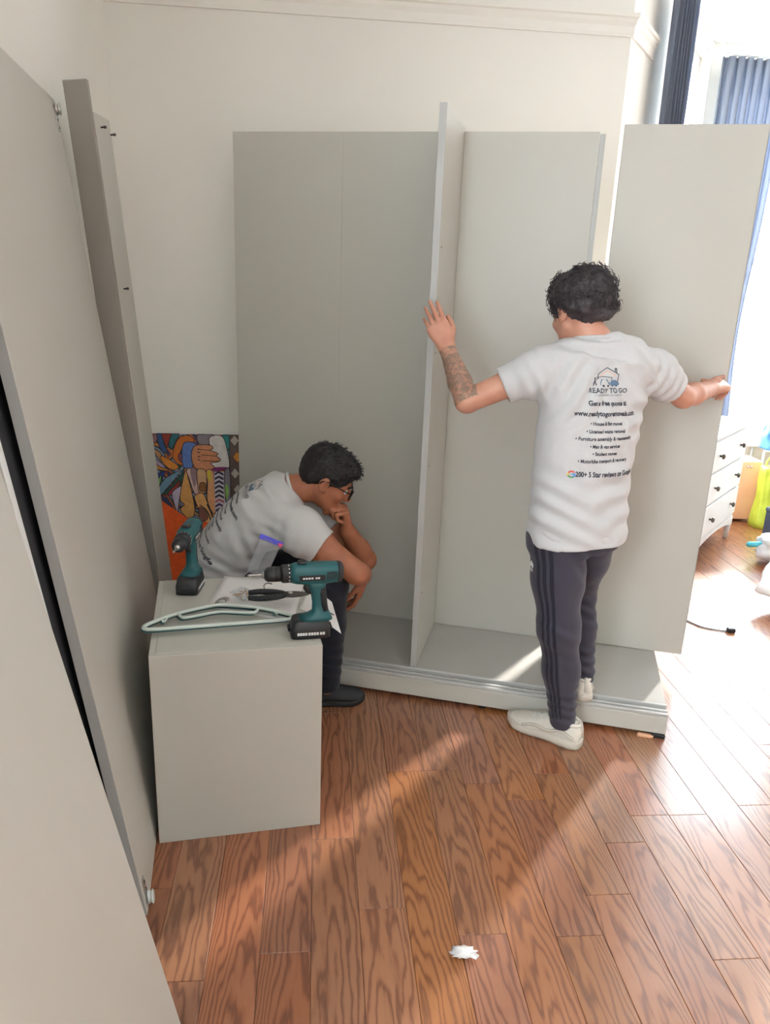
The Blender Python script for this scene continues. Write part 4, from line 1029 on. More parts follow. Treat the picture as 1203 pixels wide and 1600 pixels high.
def back_print(shirt, org, rt, up, into, sc=1.0):
    b = bvh_of(shirt); S_ = lambda V: [(x * sc, y * sc) for x, y in V]
    rows = [('READY TO GO', 0.0, 0.021, 0.02, 0.98), ('Get a free quote at', -0.040, 0.0215, 0.035, 0.80), ('www.readytogoremovals.com', -0.074, 0.0225, 0.035, 0.80),
            ('\u2022 House & flat moves', -0.104, 0.0165, 0.03, 0.80), ('\u2022 Licensed waste removal', -0.129, 0.0165, 0.03, 0.82), ('\u2022 Furniture assembly & reassembly', -0.153, 0.0168, 0.03, 0.88),
            ('\u2022 Man & van services', -0.178, 0.0165, 0.03, 0.80), ('\u2022 Student moves', -0.202, 0.0165, 0.03, 0.84), ('\u2022 Motorbike transport & recovery', -0.226, 0.0168, 0.03, 0.80)]
    it = []
    for txt, dy, sz, bo, sx in rows:
        V, F = text_vf(txt, sz, bo, sx); it.append((S_(V), F, (0, dy * sc)))
    V, F = text_vf('200+ 5 Star reviews on Google', 0.0235, 0.035, 0.74); it.append((S_(V), F, (0.014 * sc, -0.272 * sc)))
    V, F = text_vf('A HOUSE MOVERS AND REMOVALS', 0.006, 0.0, 1.05); it.append((S_(V), F, (0, -0.009 * sc)))
    print_layer('printed_text', b, org, rt, up, into, it, M['p_ink'], shirt)['kind'] = 'stuff'
    # emblem: house outline, chimney, removal vans, ladder figure
    Z = (0, 0.022 * sc); em = []
    for pts, w_ in (([(-0.036, 0.020), (-0.036, 0.036), (-0.002, 0.056), (0.034, 0.036), (0.034, 0.010)], 0.0026), ([(0.022, 0.046), (0.022, 0.054), (0.027, 0.054), (0.027, 0.042)], 0.003),
                    ([(-0.040, 0.002), (-0.044, 0.012), (-0.040, 0.026), (-0.018, 0.028), (0.012, 0.026), (0.012, 0.018)], 0.0018), ([(-0.052, 0.0), (-0.047, 0.012), (-0.047, 0.020)], 0.003), ([(-0.047, 0.012), (-0.043, 0.0)], 0.002), ([(-0.052, 0.008), (-0.044, 0.012)], 0.002)):
        V, F = line_vf(pts, w_); em.append((S_(V), F, Z))
    V, F = poly_vf([(-0.047 + 0.003 * math.cos(a), 0.0235 + 0.003 * math.sin(a)) for a in [k * math.pi / 4 for k in range(8)]]); em.append((S_(V), F, Z))
    for cx_ in (-0.022, -0.006, 0.014, 0.030):
        V, F = poly_vf([(cx_ + 0.0036 * math.cos(a), 0.0005 + 0.0036 * math.sin(a)) for a in [k * math.pi / 4 for k in range(8)]]); em.append((S_(V), F, Z))
    print_layer('printed_emblem', b, org, rt, up, into, em, M['p_ink'], shirt, 0.0015)
    bl = [(S_(V), F, Z) for V, F in (poly_vf([(-0.030, 0.002), (0.002, 0.002), (0.004, 0.010), (-0.004, 0.012), (-0.006, 0.020), (-0.026, 0.020), (-0.030, 0.010)]), poly_vf([(0.006, 0.001), (0.038, 0.001), (0.040, 0.008), (0.034, 0.012), (0.028, 0.018), (0.010, 0.018), (0.006, 0.010)]))]
    print_layer('printed_vans', b, org, rt, up, into, bl, M['p_blue'], shirt, 0.0012)
    V, F = line_vf([(-0.026, 0.030), (-0.002, 0.046), (0.024, 0.032)], 0.0022); print_layer('printed_roof_line', b, org, rt, up, into, [(S_(V), F, Z)], M['p_orange'], shirt, 0.0012)
    # ring-shaped letter in four colours
    gx, gy, r0, r1 = -0.108 * sc, -0.265 * sc, 0.0075 * sc, 0.0125 * sc
    def arc(a0, a1):
        n = 6; V = []; 
        for k in range(n + 1):
            a = math.radians(a0 + (a1 - a0) * k / n); V += [(r0 * math.cos(a), r0 * math.sin(a)), (r1 * math.cos(a), r1 * math.sin(a))]
        return V, [(2 * k, 2 * k + 1, 2 * k + 3, 2 * k + 2) for k in range(n)]
    for nm, a0, a1 in (('g_red', 35, 155), ('g_yel', 155, 205), ('g_grn', 205, 310), ('g_blu', 310, 360)):
        V, F = arc(a0, a1); it = [(V, F, (gx, gy))]
        if nm == 'g_blu': it.append(([(0, -0.0022 * sc), (r1, -0.0022 * sc), (r1, 0.0026 * sc), (0, 0.0026 * sc)], [(0, 1, 2, 3)], (gx, gy)))
        print_layer('printed_ring', b, org, rt, up, into, it, M[nm], shirt, 0.0014)

# ================================================================== standing man
OA = Vector((0.70, 2.55, 0.0))
yaw = math.radians(17); RA = Vector((math.cos(yaw), math.sin(yaw), 0)); FA = Vector((-math.sin(yaw), math.cos(yaw), 0)); UZ = Vector((0, 0, 1))
shL, elL, wrL = V3(0.552, 2.585, 1.392), V3(0.262, 2.600, 1.252), V3(0.192, 2.735, 1.418)
shR, elR, wrR = V3(0.862, 2.680, 1.392), V3(1.060, 2.790, 1.268), V3(1.224, 2.950, 1.282)
hipL, knL, anL = V3(0.605, 2.555, 0.80), V3(0.636, 2.505, 0.47), V3(0.694, 2.515, 0.10)
hipR, knR, anR = V3(0.745, 2.620, 0.80), V3(0.765, 2.770, 0.515), V3(0.782, 2.650, 0.215)
tors = [(V3(0.672, 2.575, 0.80), 0.165, 0.110), (V3(0.668, 2.585, 0.98), 0.148, 0.100), (V3(0.676, 2.600, 1.15), 0.155, 0.105), (V3(0.688, 2.615, 1.30), 0.150, 0.092), (V3(0.692, 2.628, 1.385), 0.125, 0.070), (V3(0.688, 2.638, 1.445), 0.062, 0.046)]
FB = Field((0.02, 2.32, -0.01), (1.42, 3.16, 1.76), 0.0048)
FB.loft([(A3(c), A3(RA), a, A3(FA), b) for c, a, b in tors], 0.02)
FB.chain([A3(shL), A3(shL.lerp(elL, 0.5)), A3(elL)], [0.050, 0.046, 0.040], 0.02)
FB.chain([A3(elL), A3(elL.lerp(wrL, 0.35)), A3(wrL)], [0.040, 0.041, 0.027], 0.012)
FB.chain([A3(shR), A3(shR.lerp(elR, 0.5)), A3(elR)], [0.050, 0.046, 0.040], 0.02)
FB.chain([A3(elR), A3(elR.lerp(wrR, 0.35)), A3(wrR)], [0.040, 0.041, 0.028], 0.012)
for h_, k_, a_ in ((hipL, knL, anL), (hipR, knR, anR)):
    FB.chain([A3(h_), A3(k_), A3(k_.lerp(a_, 0.3)), A3(a_)], [0.078, 0.050, 0.048, 0.034], 0.02)
    FB.cone(A3(a_), A3(a_ + V3(0, 0, -0.03)), 0.034, 0.034, 0.01)
headA = V3(0.626, 2.680, 1.556)
fA, rA, uA, PAh = head_sdf(FB, headA, (-0.40, 0.86, -0.32), (0.0, 0.15, 1.0), A3(V3(0.678, 2.632, 1.462)), 0.055)
# left hand: laid against the divider's front edge, fingers up
hand_sdf(FB, wrL, (-0.42, 0.30, 0.80), (0.10, 0.90, -0.22), -1, ((8, 18, 14), (6, 16, 12), (10, 18, 14), (14, 26, 20)), ((0.55, 0.70, 0.35), (0.1, 0.95, 0.35), (0.0, 0.95, 0.3)), 0.05, 1.0)
# right hand: gripping the loose panel's outer edge, index finger out
hand_sdf(FB, wrR, (0.70, 0.60, 0.16), (0.32, 0.75, -0.55), 1, ((4, 8, 6), (40, 60, 30), (46, 62, 32), (50, 62, 34)), ((0.8, 0.55, 0.35), (0.5, 0.8, 0.45), (0.2, 0.9, 0.5)), 0.04, 0.98)
Vb, Qb = FB.mesh(); Vb = relax(Vb, Qb, 1, 0.4)
person_a = npmesh('person', Vb, Qb, M['skin_a'], None, OA); person_a.location = OA
tag(person_a, 'standing person seen from behind in printed white T-shirt, arms spread to hold two boards', 'person')
ink = np.zeros(len(Vb), np.float32)
ab = A3(wrL - elL); tt_ = ((Vb - A3(elL)) @ ab) / (ab @ ab); dd_ = np.linalg.norm(Vb - A3(elL) - np.clip(tt_, 0, 1)[:, None] * ab, axis=1)
ink[(dd_ < 0.06) & (tt_ > -0.05) & (tt_ < 0.93)] = 1.0
at_ = person_a.data.attributes.new('ink', 'FLOAT', 'POINT'); at_.data.foreach_set('value', ink)
eyes(person_a, PAh, fA, OA)
# hair: loose dark curls
FH = Field(tuple(A3(headA) - 0.19), tuple(A3(headA) + 0.21), 0.005)
FH.ell(PAh(-0.026, -0.004, 0.046), (0.100, 0.112, 0.086), [A3(rA), A3(fA), A3(uA)], 0.0)
FH.ell(PAh(-0.070, 0, 0.000), (0.080, 0.052, 0.058), [A3(rA), A3(fA), A3(uA)], 0.03)
FH.ell(PAh(0.118, 0, -0.040), (0.080, 0.060, 0.085), [A3(rA), A3(fA), A3(uA)], 0.01, 'sub')
for s in (-1, 1): FH.ell(PAh(-0.004, s * 0.094, -0.018), (0.022, 0.026, 0.034), [A3(rA), A3(fA), A3(uA)], 0.01, 'sub')
Vh, Qh = FH.mesh(); Nh = vnormals(Vh, Qh)
dsp = np.array([mnoise.noise(Vector(v * 34)) * 0.011 + abs(mnoise.noise(Vector(v * 70))) * 0.008 for v in Vh]); Vh = Vh + Nh * dsp[:, None]
hair_a = npmesh('hair', Vh, Qh, M['hair2'], person_a, OA)
rc = random.Random(21); L_ = []
ids = [i for i in range(len(Vh)) if (Vh[i] - A3(headA)) @ A3(uA) > -0.02]
for k in range(520):
    i = rc.choice(ids); p = Vector(Vh[i]) - OA; n_ = Vector(Nh[i]); t_ = n_.orthogonal().normalized(); t_.rotate(Matrix.Rotation(rc.random() * 6.28, 3, n_)); b_ = n_.cross(t_)
    r_ = rc.uniform(0.006, 0.014); L2 = rc.uniform(0.012, 0.044); ph = rc.random() * 6.28; tw = rc.uniform(4, 8)
    pts = [p - n_ * 0.004 + n_ * (L2 * q / 7) * (0.7 if q < 5 else 0.55) + t_ * r_ * math.cos(ph + tw * q / 7) + b_ * r_ * math.sin(ph + tw * q / 7) for q in range(8)]
    L_.append(tube_mesh(pts, [0.0022, 0.0022, 0.0021, 0.002, 0.0018, 0.0015, 0.0011, 0.0005], 4))
V, F = join_vf(L_); cl = mobj('loose_curls', V, F, M['hair2'], hair_a, True); cl['kind'] = 'stuff'

# T-shirt
FT = Field((0.28, 2.36, 0.74), (1.12, 2.95, 1.54), 0.0048)
shn = [(V3(0.676, 2.568, 0.778), 0.176, 0.132), (V3(0.672, 2.574, 0.86), 0.175, 0.130), (V3(0.672, 2.585, 0.98), 0.172, 0.124), (V3(0.678, 2.600, 1.13), 0.174, 0.122), (V3(0.689, 2.615, 1.29), 0.184, 0.120), (V3(0.697, 2.628, 1.385), 0.180, 0.104), (V3(0.694, 2.636, 1.445), 0.124, 0.076), (V3(0.686, 2.640, 1.485), 0.068, 0.060)]
shn_np = [(A3(c), A3(RA), a, A3(FA), b) for c, a, b in shn]
FT.loft(shn_np, 0.0, e=2.3)
slL = shL.lerp(elL, 0.60); slR = shR.lerp(elR, 0.70); dL = (elL - shL).normalized(); dR = (elR - shR).normalized()
def sleeve(Fd, sh, en, d_, r0, r1, inn):
    Fd.chain([A3(sh + inn), A3(sh.lerp(en, 0.4)), A3(en + d_ * 0.03)], [r0, (r0 + r1) / 2, r1], 0.055)
    bx_ = (A3(en) - 0.11, A3(en) + 0.11); Fd.cut(A3(en), A3(d_), bx_)
    Fd.cone(A3(en - d_ * 0.03), A3(en + d_ * 0.03), r1 - 0.010, r1 - 0.009, 0.0, 'sub')
sleeve(FT, shL, slL, dL, 0.074, 0.062, RA * 0.05); sleeve(FT, shR, slR, dR, 0.074, 0.064, RA * -0.05)
FT.cut((0.67, 2.57, 0.792), (0.04, 0.10, -1.0))
FT.loft([(A3(c), A3(RA), a - 0.010, A3(FA), b - 0.010) for c, a, b in shn[:2]], 0.0, 'sub', e=2.3)
Vt, Qt = FT.mesh(); Vt = relax(Vt, Qt, 3, 0.5)
Vt = folds(Vt, Qt, [((0.60, 2.48, 0.90), (0.35, 0, 1), 0.075, 0.16, 0.0065), ((0.78, 2.52, 0.95), (-0.5, 0, 1), 0.085, 0.15, 0.0065), ((0.60, 2.50, 1.32), (0.8, 0, -0.6), 0.06, 0.13, 0.0065), ((0.82, 2.56, 1.33), (-0.7, 0, -0.7), 0.06, 0.13, 0.0075),
                    ((0.47, 2.55, 1.33), (0.9, 0, 0.45), 0.05, 0.09, 0.004), ((0.93, 2.68, 1.33), (0.8, 0.3, -0.5), 0.05, 0.10, 0.0045), ((0.70, 2.48, 1.05), (0.15, 0, 1), 0.11, 0.16, 0.003), ((0.86, 2.6, 1.2), (-0.4, 0, 0.9), 0.07, 0.12, 0.005)], 0.007, 8.0)
tee_a = npmesh('t_shirt', Vt, Qt, M['tee'], person_a, OA); tee_a['label'] = 'white short-sleeved T-shirt with dark print on the back'
tube('collar', [(V3(0.676, 2.642, 1.484) - OA) + RA * 0.070 * math.cos(a) + FA * (0.064 * math.sin(a) - 0.002) + UZ * (-0.010 * math.sin(a) - 0.012) for a in [2 * math.pi * i / 28 for i in range(28)]], 0.0075, M['tee'], tee_a, 8, True)
# trousers
FJ = Field((0.44, 2.36, 0.06), (0.92, 2.92, 0.90), 0.0048)
FJ.loft([(A3(V3(0.674, 2.580, 0.84)), A3(RA), 0.152, A3(FA), 0.112), (A3(V3(0.675, 2.585, 0.76)), A3(RA), 0.158, A3(FA), 0.112)], 0.0, e=2.3)
FJ.chain([A3(hipL), A3(hipL.lerp(knL, 0.45)), A3(knL), A3(knL.lerp(anL, 0.45)), A3(anL + V3(-0.004, 0, 0.0))], [0.100, 0.088, 0.070, 0.062, 0.050], 0.04)
FJ.chain([A3(hipR), A3(hipR.lerp(knR, 0.45)), A3(knR), A3(knR.lerp(anR, 0.45)), A3(anR + V3(0, 0, 0.0))], [0.092, 0.080, 0.064, 0.056, 0.047], 0.025)
FJ.cut(A3(anL + V3(0, 0, -0.034)), (0.05, 0, -1), (A3(anL) - 0.09, A3(anL) + 0.09)); FJ.cut(A3(anR + V3(0, 0, -0.030)), (0, -0.2, -1), (A3(anR) - 0.09, A3(anR) + 0.09))
Vj, Qj = FJ.mesh(); Vj = relax(Vj, Qj, 2, 0.5)
Vj = folds(Vj, Qj, [((0.69, 2.47, 0.17), (0.2, 0, 1), 0.042, 0.085, 0.004), ((0.78, 2.60, 0.27), (0.1, 0, 1), 0.04, 0.09, 0.005), ((0.76, 2.70, 0.45), (0.3, 0, 1), 0.05, 0.09, 0.004), ((0.64, 2.43, 0.46), (0.35, 0, 1), 0.06, 0.10, 0.003), ((0.68, 2.5, 0.72), (0.8, 0, 0.6), 0.07, 0.12, 0.003)], 0.0035, 9.0, 4.0)
jog = npmesh('trousers', Vj, Qj, M['jogger'], person_a, OA); jog['label'] = 'charcoal jogging trousers with three dark side stripes'
bj = bvh_of(jog)
def leg_strip(name, off, z0, z1, w_, hip, kn, an, side, m):
    V, F = [], []; n = 46
    for i in range(n + 1):
        z = z0 + (z1 - z0) * i / n
        c = hip.lerp(kn, (hip.z - z) / (hip.z - kn.z)) if z > kn.z else kn.lerp(an, (kn.z - z) / (kn.z - an.z))
        for s in (-0.5, 0.5):
            ang = math.atan2(side.y, side.x) + (off + s * w_) / 0.075; dr_ = V3(math.cos(ang), math.sin(ang), 0)
            h = bj.ray_cast((c - OA) + dr_ * 0.3, -dr_, 0.4); V.append((h[0] + h[1] * 0.0013) if h[0] else (c - OA) + dr_ * 0.07)
    for i in range(n): F.append((2 * i, 2 * i + 1, 2 * i + 3, 2 * i + 2))
    return fixn(mobj(name, V, F, m, jog, True))
for o_ in (-0.020, 0.0, 0.020): leg_strip('side_stripe', o_, 0.78, 0.12, 0.011, hipL, knL, anL, V3(-0.62, -0.78, 0), M['jogger_stripe'])
# small pale emblem near the hip
eo = V3(0.575, 2.5, 0.70) - OA
print_layer('hip_emblem', bj, eo, V3(0.8, -0.6, 0), UZ, V3(0.75, 0.66, 0), [(*poly_vf([(cx_ + 0.006 * math.cos(a), cy_ + 0.010 * math.sin(a)) for a in [k * math.pi / 4 for k in range(8)]]), (-0.055, 0)) for cx_, cy_ in ((-0.008, 0), (0, 0.006), (0.008, 0))] + [(*line_vf([(-0.012, y_), (0.012, y_)], 0.003), (-0.055, 0)) for y_ in (-0.014, -0.020)], M['print_white'], jog)
s1 = shoe(person_a, V3(0.752, 2.484, 0.001), V3(-0.836, 0.548, 0), 0.285, M['shoe_white'], M['shoe_sole'], M['white_plastic'], 0.0, OA, 'chunky', 1.12, 1.1)
s2 = shoe(person_a, V3(0.785, 2.592, 0.131), V3(-0.12, 0.99, 0), 0.285, M['shoe_white'], M['shoe_sole'], M['white_plastic'], math.radians(4.6), OA)
back_print(tee_a, V3(0.712, 2.49, 1.312) - OA, RA, UZ, FA)

# ================================================================== seated man
OB = Vector((-0.60, 2.84, 0.0))
yb = math.radians(5); FBv = Vector((math.cos(yb), math.sin(yb), 0)); RBv = Vector((math.sin(yb), -math.cos(yb), 0))
def fr(t): t = Vector(t).normalized(); return (RBv.cross(t) * -1).normalized() if (RBv.cross(t) * -1).dot(FBv) > 0 else (RBv.cross(t)).normalized()
sR, eR, wR = V3(-0.365, 2.690, 0.775), V3(-0.098, 2.640, 0.598), V3(-0.072, 2.840, 0.505)
sL, eL, wL = V3(-0.380, 2.985, 0.780), V3(-0.072, 2.925, 0.540), V3(-0.146, 2.840, 0.695)
hR, kR, aR = V3(-0.575, 2.745, 0.452), V3(-0.195, 2.690, 0.520), V3(-0.205, 2.715, 0.105)
hL, kL, aL = V3(-0.575, 2.935, 0.452), V3(-0.215, 2.935, 0.500), V3(-0.375, 2.990, 0.205)
sp = [V3(-0.640, 2.84, 0.455), V3(-0.625, 2.84, 0.555), V3(-0.560, 2.84, 0.665), V3(-0.465, 2.84, 0.760), V3(-0.400, 2.84, 0.820), V3(-0.352, 2.84, 0.858)]
def tan(i): return (sp[min(i + 1, len(sp) - 1)] - sp[max(i - 1, 0)]).normalized()
FS = Field((-0.85, 2.52, -0.01), (0.02, 3.12, 1.09), 0.0048)
FS.loft([(A3(sp[i]), A3(RBv), a, A3(fr(tan(i))), b) for i, (a, b) in enumerate(((0.15, 0.10), (0.14, 0.09), (0.145, 0.09), (0.15, 0.09), (0.115, 0.066), (0.055, 0.048)))], 0.02)
FS.chain([A3(sR), A3(sR.lerp(eR, 0.5)), A3(eR)], [0.058, 0.052, 0.043], 0.03); FS.chain([A3(eR), A3(eR.lerp(wR, 0.35)), A3(wR)], [0.044, 0.043, 0.029], 0.014)
FS.chain([A3(sL), A3(sL.lerp(eL, 0.5)), A3(eL)], [0.058, 0.052, 0.043], 0.03); FS.chain([A3(eL), A3(eL.lerp(wL, 0.35)), A3(wL)], [0.044, 0.044, 0.031], 0.014)
for h_, k_, a_ in ((hR, kR, aR), (hL, kL, aL)):
    FS.chain([A3(h_), A3(k_), A3(k_.lerp(a_, 0.3)), A3(a_)], [0.080, 0.052, 0.048, 0.034], 0.02); FS.cone(A3(a_), A3(a_ + V3(0, 0, -0.03)), 0.034, 0.034, 0.01)
headB = V3(-0.222, 2.835, 0.902)
fB, rB, uB, PBh = head_sdf(FS, headB, (0.84, 0.10, -0.50), (0.50, 0.0, 0.85), A3(V3(-0.355, 2.84, 0.848)), 0.056)
hand_sdf(FS, wL, (-0.12, -0.14, 1.0), (-0.80, -0.20, -0.1), -1, ((82, 95, 55), (84, 96, 55), (86, 96, 55), (86, 94, 52)), ((0.25, 0.8, 0.55), (-0.2, 0.5, 0.85), (-0.7, 0.2, 0.6)), 0.0, 1.12)
hand_sdf(FS, wR, (-0.20, 0.04, -0.97), (-0.85, 0.1, 0.1), -1, ((14, 24, 18), (18, 30, 20), (22, 34, 24), (26, 38, 26)), ((0.5, 0.8, 0.4), (0.2, 0.9, 0.4), (0.1, 0.9, 0.4)), 0.08, 0.98)
Vb, Qb = FS.mesh(); Vb = relax(Vb, Qb, 1, 0.4)
person_b = npmesh('person', Vb, Qb, M['skin_b'], None, OB); person_b.location = OB
tag(person_b, 'seated person in glasses and white T-shirt leaning forward with a fist at the chin', 'person')
at_ = person_b.data.attributes.new('ink', 'FLOAT', 'POINT'); at_.data.foreach_set('value', np.zeros(len(Vb), np.float32))
eyes(person_b, PBh, fB, OB)
FH = Field(tuple(A3(headB) - 0.16), tuple(A3(headB) + 0.18), 0.0045); axB = [A3(rB), A3(fB), A3(uB)]
FH.ell(PBh(-0.016, 0, 0.040), (0.083, 0.108, 0.090), axB, 0.0)
FH.ell(PBh(0.055, 0, 0.078), (0.062, 0.045, 0.030), axB, 0.025)
FH.ell(PBh(-0.072, 0, -0.010), (0.066, 0.040, 0.048), axB, 0.03)
FH.ell(PBh(0.110, 0, -0.020), (0.080, 0.070, 0.078), axB, 0.008, 'sub')
FH.ell(PBh(0.020, 0, -0.100), (0.10, 0.075, 0.085), axB, 0.008, 'sub')
for s in (-1, 1): FH.ell(PBh(-0.008, s * 0.090, -0.014), (0.024, 0.025, 0.032), axB, 0.006, 'sub')
Vh, Qh = FH.mesh(); Nh = vnormals(Vh, Qh); Vh = Vh + Nh * np.array([mnoise.noise(Vector((v[0] * 60, v[1] * 60, v[2] * 60))) * 0.003 + mnoise.noise(Vector(v * 120)) * 0.002 for v in Vh])[:, None]
hair_b = npmesh('hair', Vh, Qh, M['hair'], person_b, OB)
rc = random.Random(8); L_ = []
ids = [i for i in range(len(Vh)) if (Vh[i] - A3(headB)) @ A3(uB) > 0.04]
for k in range(260):
    i = rc.choice(ids); p = Vector(Vh[i]) - OB; n_ = Vector(Nh[i]); d_ = (n_ * 0.6 + fB * 0.7 + V3(rc.uniform(-.5, .5), rc.uniform(-.5, .5), rc.uniform(-.3, .3))).normalized(); L2 = rc.uniform(0.008, 0.018)
    L_.append(tube_mesh([p - n_ * 0.002, p + d_ * L2 * 0.5 + n_ * 0.002, p + d_ * L2], [0.0015, 0.0012, 0.0004], 4))
V, F = join_vf(L_); cl = mobj('hair_ends', V, F, M['hair'], hair_b, True); cl['kind'] = 'stuff'
for s in (-1, 1):
    eb = [Vector(PBh(f_, s * r_, u_)) - OB for f_, r_, u_ in ((0.094, 0.014, 0.018), (0.092, 0.032, 0.023), (0.078, 0.052, 0.018))]
    tube('eyebrow', catmull(eb, 5), 0.0042, M['hair'], person_b, 6)
# glasses
GE = tube('glasses', [Vector(PBh(0.112, -0.006, 0.0)) - OB, Vector(PBh(0.115, 0, 0.003)) - OB, Vector(PBh(0.112, 0.006, 0.0)) - OB], 0.0022, M['frame_black'], person_b, 6)
GE['label'] = 'black-framed glasses'
for s in (-1, 1):
    rimp = []
    for k in range(24):
        a = 2 * math.pi * k / 24; cx_, sy_ = math.cos(a), math.sin(a)
        x = math.copysign(abs(cx_) ** 0.7, cx_) * 0.025; z = math.copysign(abs(sy_) ** 0.7, sy_) * 0.018
        rimp.append(Vector(PBh(0.108 - 0.25 * (x + 0.025) * 0.5, s * (0.032 + x), -0.007 + z)) - OB)
    rm = tube('rim', rimp, 0.0024, M['frame_black'], GE, 6, True)
    cpt = sum(rimp, Vector()) / 24; mobj('lens', rimp + [cpt], [(k, (k + 1) % 24, 24) for k in range(24)], M['glass'], rm)
    tube('temple', [Vector(PBh(f_, s * r_, u_)) - OB for f_, r_, u_ in ((0.100, 0.060, 0.004), (0.06, 0.074, 0.006), (0.0, 0.082, 0.010), (-0.02, 0.083, 0.004), (-0.030, 0.082, -0.012))], 0.0026, M['frame_black'], GE, 6)
# T-shirt
FT = Field((-0.86, 2.56, 0.38), (-0.16, 3.10, 0.95), 0.0048)
sh2 = [(0.190, 0.142), (0.178, 0.126), (0.180, 0.122), (0.188, 0.120), (0.158, 0.098), (0.072, 0.066)]
FT.loft([(A3(sp[i]), A3(RBv), a, A3(fr(tan(i))), b) for i, (a, b) in enumerate(sh2)], 0.0, e=2.3)
for s_, e_ in ((sR, eR), (sL, eL)):
    en = s_.lerp(e_, 0.52); sleeve(FT, s_, en, (e_ - s_).normalized(), 0.082, 0.070, (sp[3] - s_) * 0.25)
FT.cut((-0.63, 2.84, 0.415), (0, 0, -1))
Vt, Qt = FT.mesh(); Vt = relax(Vt, Qt, 3, 0.5)
Vt = folds(Vt, Qt, [((-0.60, 2.70, 0.55), (0.45, 0, 1), 0.062, 0.11, 0.0045), ((-0.50, 2.69, 0.66), (0.95, 0, 0.3), 0.075, 0.10, 0.0050), ((-0.66, 2.80, 0.50), (0.2, 0, 1), 0.055, 0.10, 0.004), ((-0.40, 2.68, 0.70), (0.3, 0, 1), 0.05, 0.08, 0.005), ((-0.32, 2.66, 0.72), (0.9, 0, -0.3), 0.05, 0.07, 0.004), ((-0.45, 2.75, 0.84), (0.7, 0.5, 0.2), 0.06, 0.09, 0.004), ((-0.58, 2.66, 0.46), (0.1, 0, 1), 0.04, 0.10, 0.005)], 0.009, 13.0, 2.0)
tee_b = npmesh('t_shirt', Vt, Qt, M['tee'], person_b, OB); tee_b['label'] = 'creased white T-shirt with dark print on the back'
ct = tan(5); cf = fr(ct); cc_ = sp[5] - ct * 0.008 + cf * 0.005 - OB
tube('collar', [cc_ + RBv * 0.066 * math.cos(a) + cf * 0.062 * math.sin(a) - ct * (0.020 * math.sin(a)) for a in [2 * math.pi * i / 28 for i in range(28)]], 0.007, M['tee'], tee_b, 8, True)
# trousers
FJ = Field((-0.86, 2.58, 0.07), (-0.08, 3.10, 0.62), 0.0052)
FJ.loft([(A3(V3(-0.615, 2.84, 0.530)), A3(RBv), 0.155, A3(FBv), 0.112), (A3(V3(-0.615, 2.84, 0.435)), A3(RBv), 0.172, A3(FBv), 0.135)], 0.0, e=2.5)
FJ.chain([A3(hR), A3(hR.lerp(kR, 0.5)), A3(kR)], [0.086, 0.082, 0.068], 0.03); FJ.chain([A3(kR), A3(kR.lerp(aR, 0.4)), A3(aR + V3(0, 0, -0.02))], [0.068, 0.064, 0.052], 0.015)
FJ.chain([A3(hL), A3(hL.lerp(kL, 0.5)), A3(kL)], [0.086, 0.082, 0.068], 0.03); FJ.chain([A3(kL), A3(kL.lerp(aL, 0.4)), A3(aL)], [0.068, 0.064, 0.052], 0.015)
FJ.cut((0, 0, 0.366), (0, 0, -1), ((-0.90, 2.5, 0.0), (-0.40, 3.2, 0.6)))
FJ.cut(A3(aR + V3(0, 0, -0.034)), (0, 0, -1), (A3(aR) - 0.09, A3(aR) + 0.09)); FJ.cut(A3(aL + V3(0, 0, -0.012)), (0, 0, -1), (A3(aL) - 0.09, A3(aL) + 0.09))
Vj, Qj = FJ.mesh(); Vj = relax(Vj, Qj, 2, 0.5)
Vj = folds(Vj, Qj, [((-0.20, 2.66, 0.20), (0.2, 0, 1), 0.05, 0.09, 0.004), ((-0.24, 2.66, 0.50), (0.8, 0, 0.6), 0.05, 0.09, 0.004), ((-0.5, 2.7, 0.5), (1, 0, 0.2), 0.07, 0.12, 0.004)], 0.003, 9.0, 1.0)
npmesh('trousers', Vj, Qj, M['navy'], person_b, OB)['label'] = 'black trousers'
shoe(person_b, V3(-0.275, 2.708, 0.001), V3(0.985, 0.17, 0), 0.225, M['shoe_black'], M['sole_black'], M['sole_black'], 0.0, OB, 'plain', 1.35, 1.2)
shoe(person_b, V3(-0.440, 2.985, 0.110), V3(0.985, 0.17, 0), 0.23, M['shoe_black'], M['sole_black'], M['sole_black'], 0.0, OB, 'plain')
pt = tan(3); pf = fr(pt)
back_print(tee_b, sp[3] - pf * 0.10 + pt * 0.012 + RBv * 0.05 - OB, RBv, pt, pf, 0.98)
